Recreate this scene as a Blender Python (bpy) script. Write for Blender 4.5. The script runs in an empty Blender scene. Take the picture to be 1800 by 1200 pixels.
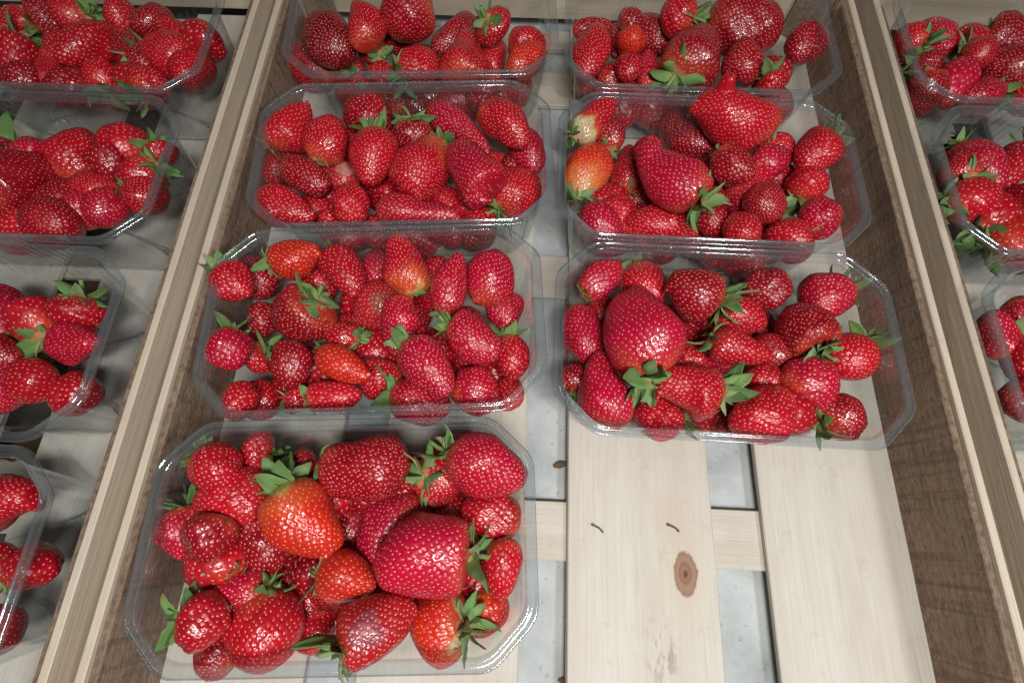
import bpy, bmesh, math, random
import numpy as np
from mathutils import Vector, Matrix
R = math.radians
scene = bpy.context.scene
col = scene.collection

# ------------------------------------------------------------------ camera, world, lamps, exposure
cam = bpy.data.cameras.new('camera'); cam_o = bpy.data.objects.new('camera', cam); col.objects.link(cam_o)
cam_o.location = (0, 0, .327); cam_o.rotation_euler = (R(90 - 69.4), 0, 0)
cam.sensor_fit = 'HORIZONTAL'; cam.sensor_width = 36; cam.lens = 18; cam.clip_start = .01; cam.clip_end = 50
scene.camera = cam_o

world = bpy.data.worlds.new('World'); scene.world = world; world.use_nodes = True
bg = world.node_tree.nodes['Background']; bg.inputs[0].default_value = (.80, .90, 1.0, 1); bg.inputs[1].default_value = .034

def area(name, loc, target, size, power, colr):
    l = bpy.data.lights.new(name, 'AREA'); l.shape = 'RECTANGLE'; l.size, l.size_y = size; l.energy = power; l.color = colr
    o = bpy.data.objects.new(name, l); col.objects.link(o); o.location = loc
    o.rotation_euler = (Vector(target) - Vector(loc)).to_track_quat('-Z', 'Y').to_euler()
    return o
# two ceiling tube fittings over the front of the display and a small lamp behind the viewer at right for glints
area('tube_lamp', (.02, .20, .85), (.02, .10, 0), (.90, .011), .34, (1, .98, .95))
area('ceiling_lamp', (.06, -.20, .72), (.02, -.03, 0), (.20, .09), 4.7, (1, .98, .96))
area('ceiling_lamp', (.42, -.36, .78), (.04, -.03, 0), (.07, .12), 3.2, (.97, .99, 1))

scene.view_settings.view_transform = 'Standard'; scene.view_settings.look = 'None'
scene.view_settings.exposure = 0; scene.view_settings.gamma = 1
scene.cycles.transparent_max_bounces = 32; scene.cycles.max_bounces = 8; scene.cycles.caustics_reflective = False

# ------------------------------------------------------------------ helpers
def tag(o, label=None, cat=None, group=None, kind=None):
    if label: o['label'] = label
    if cat: o['category'] = cat
    if group: o['group'] = group
    if kind: o['kind'] = kind
    return o
def empty(name, loc=(0, 0, 0), rz=0):
    o = bpy.data.objects.new(name, None); col.objects.link(o); o.location = loc; o.rotation_euler = (0, 0, rz)
    o.empty_display_size = .01
    return o
def link(name, me, parent=None, loc=None, rot=None):
    o = bpy.data.objects.new(name, me); col.objects.link(o)
    if parent: o.parent = parent
    if loc is not None: o.location = loc
    if rot is not None: o.rotation_euler = rot
    return o
def smooth(me):
    me.polygons.foreach_set('use_smooth', [True] * len(me.polygons)); me.update()
def mesh(name, v, f, mat, sm=True):
    me = bpy.data.meshes.new(name); me.from_pydata(v if isinstance(v, list) else v.tolist(), [], f if isinstance(f, list) else f.tolist())
    if mat: me.materials.append(mat)
    if sm: smooth(me)
    else: me.update()
    return me

class NT:
    def __init__(s, name):
        s.m = bpy.data.materials.new(name); s.m.use_nodes = True; s.t = s.m.node_tree
        s.n = s.t.nodes; s.b = s.n['Principled BSDF']; s.out = s.n['Material Output']
    def add(s, typ, **k):
        n = s.n.new(typ)
        for a, v in k.items(): setattr(n, a, v)
        return n
    def l(s, a, b): s.t.links.new(a, b)
    def noise(s, vec, scale, detail=4, rough=.55, sx=None):
        if sx:
            mp = s.add('ShaderNodeMapping'); mp.inputs['Scale'].default_value = sx; s.l(vec, mp.inputs[0]); vec = mp.outputs[0]
        n = s.add('ShaderNodeTexNoise'); n.inputs['Scale'].default_value = scale; n.inputs['Detail'].default_value = detail
        n.inputs['Roughness'].default_value = rough; s.l(vec, n.inputs['Vector']); return n
    def ramp(s, fac, stops):
        r = s.add('ShaderNodeValToRGB'); e = r.color_ramp.elements
        while len(e) < len(stops): e.new(.5)
        for el, (p, c) in zip(e, stops): el.position = p; el.color = (*c, 1) if len(c) == 3 else c
        s.l(fac, r.inputs[0]); return r
    def mix(s, fac, a, b, typ='MIX'):
        m = s.add('ShaderNodeMix', data_type='RGBA', blend_type=typ)
        for sock, v in ((m.inputs[0], fac), (m.inputs[6], a), (m.inputs[7], b)):
            if isinstance(v, (int, float)): sock.default_value = v
            elif isinstance(v, tuple): sock.default_value = (*v, 1)
            else: s.l(v, sock)
        return m.outputs[2]
    def math(s, op, a, b=None):
        m = s.add('ShaderNodeMath', operation=op)
        for sock, v in ((m.inputs[0], a), (m.inputs[1], b)):
            if v is None: continue
            if isinstance(v, (int, float)): sock.default_value = v
            else: s.l(v, sock)
        return m.outputs[0]
    def bump(s, h, dist, strength=1, normal=None):
        b = s.add('ShaderNodeBump'); b.inputs['Distance'].default_value = dist; b.inputs['Strength'].default_value = strength
        s.l(h, b.inputs['Height'])
        if normal: s.l(normal, b.inputs['Normal'])
        return b.outputs[0]

# ------------------------------------------------------------------ materials
def mat_flesh():
    s = NT('strawberry_flesh'); at = s.add('ShaderNodeAttribute', attribute_name='flesh')
    tc = s.add('ShaderNodeTexCoord').outputs['Object']
    n1 = s.noise(tc, 130, 4); n2 = s.noise(tc, 650, 4)
    c = s.mix(s.ramp(n1.outputs[0], [(.35, (0, 0, 0)), (.7, (.45, .45, .45))]).outputs[0], at.outputs[0], (.32, .006, .014))
    s.l(c, s.b.inputs['Base Color'])
    s.l(s.ramp(n1.outputs[0], [(.3, (.20, .20, .20)), (.7, (.48, .48, .48))]).outputs[0], s.b.inputs['Roughness'])
    n3 = s.noise(tc, 260, 2); s.l(s.bump(n2.outputs[0], .00020, .4, s.bump(n3.outputs[0], .0006, .3)), s.b.inputs['Normal'])
    s.b.inputs['Specular IOR Level'].default_value = .42
    s.b.inputs['Subsurface Weight'].default_value = .05
    s.b.inputs['Subsurface Radius'].default_value = (1, .25, .15); s.b.inputs['Subsurface Scale'].default_value = .0025
    n4 = s.noise(tc, 55, 2); s.l(s.ramp(n4.outputs[0], [(.38, (.08, .08, .08)), (.62, (.65, .65, .65))]).outputs[0], s.b.inputs['Coat Weight']); s.b.inputs['Coat Roughness'].default_value = .05
    return s.m
def mat_seed(name, colr, var):
    s = NT(name); tc = s.add('ShaderNodeTexCoord').outputs['Object']
    n = s.noise(tc, 260, 2)
    s.l(s.mix(s.ramp(n.outputs[0], [(.35, (0, 0, 0)), (.65, (1, 1, 1))]).outputs[0], colr, var), s.b.inputs['Base Color'])
    s.b.inputs['Roughness'].default_value = .32; s.b.inputs['Coat Weight'].default_value = .3
    return s.m
def mat_leaf():
    s = NT('calyx_leaf'); at = s.add('ShaderNodeAttribute', attribute_name='tint')
    tc = s.add('ShaderNodeTexCoord').outputs['Object']; n = s.noise(tc, 330, 4)
    oi = s.add('ShaderNodeObjectInfo')
    dark = s.ramp(oi.outputs['Random'], [(0, (.045, .15, .036)), (.4, (.11, .29, .070)), (.75, (.19, .38, .12)), (1, (.27, .40, .20))]).outputs[0]
    base = s.mix(at.outputs['Fac'], (.33, .40, .13), dark)
    tip = s.math('MULTIPLY', s.ramp(at.outputs['Fac'], [(.80, (0, 0, 0)), (1, (1, 1, 1))]).outputs[0], s.math('GREATER_THAN', s.math('FRACT', s.math('MULTIPLY', oi.outputs['Random'], 7.3)), .6))
    base = s.mix(tip, base, (.22, .15, .06))
    c = s.mix(s.ramp(n.outputs[0], [(.4, (0, 0, 0)), (.75, (.5, .5, .5))]).outputs[0], base, (.17, .25, .09))
    s.l(c, s.b.inputs['Base Color']); s.b.inputs['Roughness'].default_value = .5
    w = s.noise(tc, 700, 2, sx=(.25, 1, 1)); s.l(s.bump(w.outputs[0], .0006, .6), s.b.inputs['Normal'])
    s.b.inputs['Subsurface Weight'].default_value = .1; s.b.inputs['Subsurface Scale'].default_value = .001
    return s.m
def mat_dry():
    s = NT('dry_leaf'); tc = s.add('ShaderNodeTexCoord').outputs['Object']; n = s.noise(tc, 250, 4)
    s.l(s.ramp(n.outputs[0], [(.35, (.13, .17, .06)), (.6, (.36, .33, .15)), (.75, (.20, .12, .05))]).outputs[0], s.b.inputs['Base Color'])
    s.b.inputs['Roughness'].default_value = .7
    return s.m
def wood(name, light, dark, grey=.0, axis='Y', knot=None):
    s = NT(name); tc = s.add('ShaderNodeTexCoord').outputs['Object']
    sx = (1, .035, 1) if axis == 'Y' else (.035, 1, 1)
    g = s.noise(tc, 420, 5, .6, sx); g2 = s.noise(tc, 60, 3, .5, sx); blot = s.noise(tc, 30, 5, .65, (1, .5, 1) if axis == 'Y' else (.5, 1, 1))
    c = s.mix(s.ramp(g.outputs[0], [(.38, (0, 0, 0)), (.72, (.75, .75, .75))]).outputs[0], light, dark)
    c = s.mix(s.ramp(g2.outputs[0], [(.42, (0, 0, 0)), (.7, (.6, .6, .6))]).outputs[0], c, dark)
    c = s.mix(s.ramp(blot.outputs[0], [(.45, (0, 0, 0)), (.72, (.6, .6, .6))]).outputs[0], c, (.52, .47, .375))
    fib = s.noise(tc, 1500, 4, .7, (1, .02, 1) if axis == 'Y' else (.02, 1, 1)); c = s.mix(s.ramp(fib.outputs[0], [(.52, (0, 0, 0)), (.72, (.55, .55, .55))]).outputs[0], c, (.46, .38, .28))
    dirt = s.noise(tc, 75, 5, .75); c = s.mix(s.ramp(dirt.outputs[0], [(.58, (0, 0, 0)), (.74, (.4, .4, .4))]).outputs[0], c, (.40, .33, .27))
    sp = s.noise(tc, 900, 1); c = s.mix(s.ramp(sp.outputs[0], [(.74, (0, 0, 0)), (.80, (.5, .5, .5))]).outputs[0], c, (.12, .08, .05))
    if knot:
        for (kx, ky, rx, ry, kind) in knot:
            mp = s.add('ShaderNodeMapping'); mp.inputs['Location'].default_value = (-kx / rx, -ky / ry, 0); mp.inputs['Scale'].default_value = (1 / rx, 1 / ry, 0)
            s.l(tc, mp.inputs[0]); ln = s.add('ShaderNodeVectorMath', operation='LENGTH'); s.l(mp.outputs[0], ln.inputs[0])
            wob = s.noise(tc, 160, 3); d = s.math('ADD', ln.outputs['Value'], s.math('MULTIPLY', s.math('SUBTRACT', wob.outputs[0], .5), .35))
            if kind == 'knot':
                rings = s.ramp(d, [(0, (.06, .02, .01)), (.08, (.16, .06, .03)), (.18, (.30, .15, .085)), (.32, (.22, .095, .05)), (.40, (.33, .185, .115)), (.58, (.31, .17, .105)), (.66, (.20, .095, .05))])
                c = s.mix(s.ramp(d, [(.62, (1, 1, 1)), (.70, (0, 0, 0))]).outputs[0], c, rings.outputs[0])
            elif kind == 'halo':
                c = s.mix(s.ramp(d, [(.45, (.3, .3, .3)), (1, (0, 0, 0))]).outputs[0], c, (.60, .45, .30))
            else:
                st = s.noise(tc, 240, 4, .7, (1, .35, 1))
                f = s.math('MULTIPLY', s.ramp(d, [(.3, (1, 1, 1)), (1, (0, 0, 0))]).outputs[0], s.ramp(st.outputs[0], [(.48, (0, 0, 0)), (.62, (.55, .55, .55))]).outputs[0])
                c = s.mix(f, c, (.22, .10, .13))
    s.l(c, s.b.inputs['Base Color']); s.b.inputs['Roughness'].default_value = .62
    s.l(s.bump(g.outputs[0], .0006, .5), s.b.inputs['Normal'])
    return s.m
def mat_rough_board():
    s = NT('rough_sawn_board'); tc = s.add('ShaderNodeTexCoord').outputs['Object']
    n = s.noise(tc, 420, 6, .75, (1, .5, 1)); n2 = s.noise(tc, 32, 6, .7, (1, .4, 1))
    c = s.ramp(n.outputs[0], [(.3, (.10, .06, .04)), (.5, (.27, .18, .12)), (.7, (.42, .31, .22))]).outputs[0]
    c = s.mix(s.ramp(n2.outputs[0], [(.4, (0, 0, 0)), (.65, (.7, .7, .7))]).outputs[0], c, (.14, .085, .055)); gr = s.noise(tc, 300, 5, .7, (1, .03, 1)); c = s.mix(s.ramp(gr.outputs[0], [(.45, (0, 0, 0)), (.65, (.75, .75, .75))]).outputs[0], c, (.34, .245, .17)); saw = s.noise(tc, 260, 3, .6, (1, 1, .03)); c = s.mix(s.ramp(saw.outputs[0], [(.5, (0, 0, 0)), (.65, (.5, .5, .5))]).outputs[0], c, (.10, .06, .04))
    s.l(c, s.b.inputs['Base Color']); s.b.inputs['Roughness'].default_value = .85
    s.l(s.bump(n.outputs[0], .0015, .9), s.b.inputs['Normal'])
    return s.m
def mat_grey_board():
    s = NT('grey_board'); tc = s.add('ShaderNodeTexCoord').outputs['Object']
    a = s.noise(tc, 30, 5, .6); b = s.noise(tc, 320, 3, .6); d = s.noise(tc, 120, 2, .5)
    c = s.ramp(a.outputs[0], [(.3, (.34, .36, .35)), (.55, (.48, .51, .50)), (.75, (.56, .585, .565))]).outputs[0]
    c = s.mix(s.ramp(b.outputs[0], [(.64, (0, 0, 0)), (.74, (.7, .7, .7))]).outputs[0], c, (.20, .19, .16))
    c = s.mix(s.ramp(d.outputs[0], [(.68, (0, 0, 0)), (.76, (.55, .55, .55))]).outputs[0], c, (.24, .22, .18))
    s.l(c, s.b.inputs['Base Color']); s.b.inputs['Roughness'].default_value = .7
    return s.m
def mat_shelf():
    s = NT('brown_shelf'); tc = s.add('ShaderNodeTexCoord').outputs['Object']; n = s.noise(tc, 60, 5, .6, (.1, 1, 1))
    s.l(s.ramp(n.outputs[0], [(.3, (.05, .032, .018)), (.7, (.10, .066, .038))]).outputs[0], s.b.inputs['Base Color']); s.b.inputs['Roughness'].default_value = .42
    return s.m
def mat_pet(name, haze, hazecol, rough, bumpd, tint=(.95, .967, .967), f0=.085):
    s = NT(name); t = s.add('ShaderNodeBsdfTransparent'); t.inputs[0].default_value = (*tint, 1)
    g = s.add('ShaderNodeBsdfGlossy'); g.inputs['Roughness'].default_value = rough; g.inputs[0].default_value = (.95, .98, 1, 1)
    df = s.add('ShaderNodeBsdfDiffuse'); df.inputs[0].default_value = (*hazecol, 1)
    fr = s.add('ShaderNodeLayerWeight'); fr.inputs['Blend'].default_value = .5
    tc = s.add('ShaderNodeTexCoord').outputs['Object']; n = s.noise(tc, 180, 3)
    nb = s.bump(n.outputs[0], bumpd, .6); s.l(nb, g.inputs['Normal']); s.l(nb, fr.inputs['Normal'])
    m1 = s.add('ShaderNodeMixShader'); m1.inputs[0].default_value = haze; s.l(t.outputs[0], m1.inputs[1]); s.l(df.outputs[0], m1.inputs[2])
    m2 = s.add('ShaderNodeMixShader'); s.l(s.math('ADD', s.math('MULTIPLY', s.math('POWER', fr.outputs['Facing'], 4.5), .8), f0), m2.inputs[0]); s.l(m1.outputs[0], m2.inputs[1]); s.l(g.outputs[0], m2.inputs[2])
    s.l(m2.outputs[0], s.out.inputs[0]); s.n.remove(s.b)
    return s.m
def plain(name, colr, rough, metal=0):
    s = NT(name); s.b.inputs['Roughness'].default_value = rough; s.b.inputs['Metallic'].default_value = metal
    tc = s.add('ShaderNodeTexCoord').outputs['Object']; n = s.noise(tc, 300, 3)
    s.l(s.mix(n.outputs[0], tuple(x * .6 for x in colr), tuple(min(1, x * 1.3) for x in colr)), s.b.inputs['Base Color'])
    return s.m

M_FLESH = mat_flesh()
M_SEED = mat_seed('seed', (.84, .34, .26), (.72, .20, .11)); M_SEED2 = mat_seed('green_seed', (.22, .20, .06), (.45, .16, .06))
M_LEAF = mat_leaf(); M_DRY = mat_dry()
M_WALL = mat_pet('clear_plastic', .022, (.62, .66, .67), .05, .00015, (.90, .92, .925))
M_RIM = mat_pet('clear_plastic_rim', .10, (.55, .60, .62), .09, .00001, (.76, .80, .81), .13)
M_BASE = mat_pet('clear_plastic_base', .03, (.75, .80, .80), .08, .0004)
PALE, TAN = (.64, .61, .54), (.55, .50, .415)
M_SLAT = wood('poplar_slat', PALE, TAN)
M_KNOT = wood('poplar_slat_with_knot', PALE, TAN, knot=[(0.0194, -0.0766, .012, .020, 'halo'), (0.0255, -0.1103, .017, .034, 'halo'), (0.0255, -0.1103, .0104, .0178, 'knot'), (0.0099, -0.152, .012, .028, 'stain')])
M_BATTEN = wood('poplar_batten', (.63, .59, .515), (.54, .48, .39), axis='X')
M_BOARD = wood('poplar_board', (.68, .58, .45), (.54, .42, .30))
M_BOARDX = wood('poplar_end_board', (.66, .56, .43), (.52, .41, .29), axis='X')
M_ROUGH = mat_rough_board(); M_GREY = mat_grey_board(); M_SHELF = mat_shelf()
M_STEEL = plain('staple_steel', (.07, .062, .055), .5, .3); M_CRUMB = plain('dried_leaf', (.13, .085, .045), .8)

# ------------------------------------------------------------------ setting: shelf under everything, grey board under the crates
def box(name, sx, sy, sz, mat, parent=None, loc=(0, 0, 0), rz=0, bev=.0006, jitter=0, seed=0, kind=None, tilt=0):
    bm = bmesh.new(); bmesh.ops.create_cube(bm, size=1)
    bmesh.ops.scale(bm, vec=(sx, sy, sz), verts=bm.verts)
    if jitter:
        rr = random.Random(seed)
        ax = 1 if sy > sx else 0
        es = [e for e in bm.edges if abs(e.verts[0].co[ax] - e.verts[1].co[ax]) > .5 * max(sx, sy)]
        bmesh.ops.subdivide_edges(bm, edges=es, cuts=7, use_grid_fill=True)
        for v in bm.verts:
            v.co[1 - ax] += rr.uniform(-1, 1) * jitter
    if bev: bmesh.ops.bevel(bm, geom=[e for e in bm.edges if len(e.link_faces) == 2 and e.calc_face_angle() > .8], offset=bev, segments=1, affect='EDGES')
    me = bpy.data.meshes.new(name); bm.to_mesh(me); bm.free(); me.materials.append(mat)
    o = link(name, me, parent, loc, (0, tilt, rz))
    if kind: o['kind'] = kind
    return o
tag(box('shelf', 2.4, 1.9, .02, M_SHELF, None, (0, .1, -.0364)), kind='structure')
YAW = R(-2.6)

# ------------------------------------------------------------------ wooden crates
def at(x, y, z, o=(.02, .12)):
    c, s_ = math.cos(YAW), math.sin(YAW); return (o[0] + x * c - y * s_, o[1] + x * s_ + y * c, z)
def crate(cx, cy, label, main=False):
    c = empty('wooden_crate', (cx, cy, -.026), YAW); tag(c, label, 'crate', 'wooden crates of strawberries')
    L0, L1 = -.36, .305                        # front and back ends along the crate, from its origin
    ym = (L0 + L1) / 2
    def put(name, sx, sy, sz, x, y, z, mat, **k): return box(name, sx, sy, sz, mat, c, (x, y, z + .026), **k)
    xs = [-.1685, -.0525, .0620, .1785]; ws = [.086, .089, .087, .084]
    for i, (x, w) in enumerate(zip(xs, ws)):
        sl = put('floor_slat', w, L1 - L0 - .004, .005, x, ym, -.0025, M_KNOT if (main and i == 2) else M_SLAT, jitter=.0005, seed=i + int(cx * 100))
        if main and i == 2: SL.append(sl)
    for y, w in ((-.2340, .032), (-.1175, .034), (.056, .034), (.235, .036), (.292, .022)):
        put('cross_batten', .404, w, .005, .007, y, -.0078, M_BATTEN)
    for sx_, xx in ((-1, -.2095), (1, .2265)):
        for k, (z, h) in enumerate(((.0175, .032), (.0440, .019))):
            put('side_board', .0045, L1 - L0 + .010, h, xx, ym, z, M_BOARD, jitter=.0003, seed=k)
        put('inner_board', .004, L1 - L0 - .07, .061, xx - sx_ * .0044, ym, .0205, M_ROUGH)
    for y in (L0 - .004, L1 + .004):
        put('end_board', .4335, .005, .062, .007, y, .034, M_BOARDX)
        put('end_board', .4335, .005, .026, .007, y, .082, M_BOARDX)
    for x, y in ((-.199, L0 + .014), (-.199, L1 - .014), (.213, L0 + .014), (.213, L1 - .014)):
        bm = bmesh.new(); s = .022
        dx = 1 if x < 0 else -1; dy = 1 if y < 0 else -1
        p = [(-dx * s / 2, -dy * s / 2), (dx * s / 2, -dy * s / 2), (-dx * s / 2, dy * s / 2)]
        lo = [bm.verts.new((a, b_, 0)) for a, b_ in p]; hi = [bm.verts.new((a, b_, .050)) for a, b_ in p]
        bm.faces.new(lo); bm.faces.new(hi)
        for i in range(3): bm.faces.new((lo[i], lo[(i + 1) % 3], hi[(i + 1) % 3], hi[i]))
        bmesh.ops.recalc_face_normals(bm, faces=bm.faces)
        me = bpy.data.meshes.new('corner_post'); bm.to_mesh(me); bm.free(); me.materials.append(M_ROUGH)
        link('corner_post', me, c, (x, y, .026))
    if main:
        for (px, py, rz) in STAPLES:
            bm = bmesh.new()
            for (a, bb) in (((-.0035, 0, 0), (.0035, 0, 0)),):
                bmesh.ops.create_cube(bm, size=1); bmesh.ops.scale(bm, vec=(.0080, .0011, .0010), verts=bm.verts)
                bmesh.ops.subdivide_edges(bm, edges=[e for e in bm.edges if abs(e.verts[0].co.x - e.verts[1].co.x) > .004], cuts=6, use_grid_fill=True)
                for v_ in bm.verts: v_.co.y += .0006 * math.cos(v_.co.x / .004 * 1.5) + .00012 * math.sin(v_.co.x * 1500)
            legs = bmesh.ops.create_cube(bm, size=1)['verts']; bmesh.ops.scale(bm, vec=(.001, .0011, .002), verts=legs); bmesh.ops.translate(bm, vec=(.0033, 0, -.0008), verts=legs)
            legs = bmesh.ops.create_cube(bm, size=1)['verts']; bmesh.ops.scale(bm, vec=(.001, .0011, .002), verts=legs); bmesh.ops.translate(bm, vec=(-.0033, 0, -.0008), verts=legs)
            me = bpy.data.meshes.new('staple'); bm.to_mesh(me); bm.free(); me.materials.append(M_STEEL)
            o = link('staple', me, SL[0])
            lp = (c.matrix_basis @ SL[0].matrix_basis).inverted() @ Vector((px, py, .0008))
            o.location = lp; o.rotation_euler = (0, R(4), rz - YAW)
    return c
SL = []; STAPLES = [(.0512, .0032, R(-33)), (.0965, .0035, R(-30))]
main_crate = crate(.020, .120, 'wooden slatted crate holding the two columns of strawberry punnets in the middle', True)
def neighbour(dx, label):
    o = main_crate.copy(); col.objects.link(o); o.location = (.020 + dx * math.cos(YAW), .120 + dx * math.sin(YAW), -.026); o['label'] = label
    for ch in list(main_crate.children):
        k = ch.copy(); col.objects.link(k); k.parent = o
    return o
neighbour(-.4530, 'wooden crate standing beyond the left side board of the middle crate')
neighbour(.455, 'wooden crate standing beyond the right side board of the middle crate')
gb = box('grey_board', .437, .72, .003, M_GREY, None, (.0244, .087, -.0249 + .0), YAW)
gb.location.z = -.0137
tag(gb, 'pale grey speckled board lying under the crate and seen between its slats', 'board')

# small dry debris on the board between the slats
def crumb(px, py, s, seed, z, label):
    rr = random.Random(seed); bm = bmesh.new(); bmesh.ops.create_icosphere(bm, subdivisions=2, radius=1)
    for v in bm.verts:
        k = 1 + rr.uniform(-.3, .3); v.co = Vector((v.co.x * s * k, v.co.y * s * .55 * k, v.co.z * s * .28 * k))
    me = bpy.data.meshes.new('leaf_crumb'); bm.to_mesh(me); bm.free(); me.materials.append(M_CRUMB)
    o = link('leaf_crumb', me, None, (px, py, z)); o.rotation_euler = (0, 0, rr.uniform(-.3, .5))
    return tag(o, label, 'leaf fragment')
crumb(.0315, .0420, .0042, 3, -.0112, 'curled brown leaf scrap on the grey board beside the central slat')
crumb(.0290, -.0775, .0030, 5, -.0113, 'dark crumb on the grey board at the front edge of the picture')

# ------------------------------------------------------------------ punnets
def octa(a, b, c, rho, n=7):
    """outline of a rectangle 2a x 2b with chamfers c and rounded corners, anticlockwise"""
    P = [(a, -b + c), (a, b - c), (a - c, b), (-a + c, b), (-a, b - c), (-a, -b + c), (-a + c, -b), (a - c, -b)]
    out = []
    for i in range(8):
        p0, p1, p2 = Vector(P[i - 1]), Vector(P[i]), Vector(P[(i + 1) % 8])
        d0 = (p0 - p1).normalized(); d2 = (p2 - p1).normalized()
        for k in range(n):
            t = k / (n - 1); s0 = p1 + d0 * rho; s2 = p1 + d2 * rho
            out.append((1 - t) ** 2 * s0 + 2 * t * (1 - t) * p1 + t * t * s2)
    return out
def resample(pts, N):
    L = [0]
    for i in range(len(pts)): L.append(L[-1] + (pts[(i + 1) % len(pts)] - pts[i]).length)
    out = []; j = 0
    for k in range(N):
        d = L[-1] * k / N
        while L[j + 1] < d: j += 1
        t = (d - L[j]) / max(1e-9, L[j + 1] - L[j]); out.append(pts[j].lerp(pts[(j + 1) % len(pts)], t))
    return out
PA, PB, CH = .095, .0575, .0215
def ring(inset, z, N=480, rib=0):
    c = CH - inset * .55
    pts = resample(octa(PA - inset, PB - inset, max(.006, c), .0065), N)
    cen = Vector((0, 0)); v = []
    for k, p in enumerate(pts):
        f = rib * (abs(((k / N * 76) % 1) * 2 - 1) ** 2)
        n = p.normalized(); q = p - n * f
        v.append((q.x, q.y, z))
    return v
def loft(name, rows, mat, cap=False):
    N = len(rows[0]); v = [p for r in rows for p in r]; f = []
    for i in range(len(rows) - 1):
        for k in range(N):
            f.append((i * N + k, i * N + (k + 1) % N, (i + 1) * N + (k + 1) % N, (i + 1) * N + k))
    if cap: f.append(tuple(range((len(rows) - 1) * N, len(rows) * N)))
    me = mesh(name, v, f, mat); return me
rim_me = loft('rim', [ring(i, z, 320) for i, z in ((.0004, .0624), (.0001, .0636), (.0001, .0646), (.0005, .0652), (.0010, .0653), (.0014, .0649), (.0018, .0646), (.0034, .0645), (.0038, .0648), (.0042, .0652), (.0047, .0653), (.0052, .0649), (.0056, .0638), (.0061, .0610))], M_RIM)
wall_me = loft('side_wall', [ring(i, z, 480, r) for i, z, r in ((.0061, .0610, 0), (.0068, .0585, 0), (.0074, .0560, .0002), (.0082, .050, .0004), (.0094, .038, .0005), (.0108, .025, .0005), (.0122, .012, .0004), (.0140, .0060, .0001), (.0175, .0026, 0))], M_WALL)
brows = [ring(i, z, 160) for i, z in ((.0175, .0026), (.0205, .0012), (.0240, .0010), (.0265, .0022), (.0300, .0024))]
for k in (.75, .5, .25, .04): brows.append([(x * k, y * k, .0024) for x, y, z in brows[4]])
base_me = loft('base', brows, M_BASE, True)
punnet_label = {
 'FL': 'clear plastic punnet of strawberries at the front left, nearest the viewer', 'L2': 'clear plastic punnet of strawberries second from the front on the left',
 'L3': 'clear plastic punnet of strawberries third from the front on the left', 'L4': 'clear plastic punnet of strawberries in the rear left corner of the crate',
 'R2': 'clear plastic punnet of strawberries at the front of the right column beside bare slats', 'R3': 'clear plastic punnet of strawberries in the middle of the right column',
 'R4': 'clear plastic punnet of strawberries at the rear of the right column',
 'NL1': 'front plastic punnet in the crate on the far left', 'NL2': 'second plastic punnet in the crate on the far left', 'NL3': 'third plastic punnet in the crate on the far left', 'NL4': 'rear plastic punnet in the crate on the far left',
 'NR2': 'front plastic punnet in the crate on the far right', 'NR3': 'middle plastic punnet in the crate on the far right', 'NR4': 'rear plastic punnet in the crate on the far right'}

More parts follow.
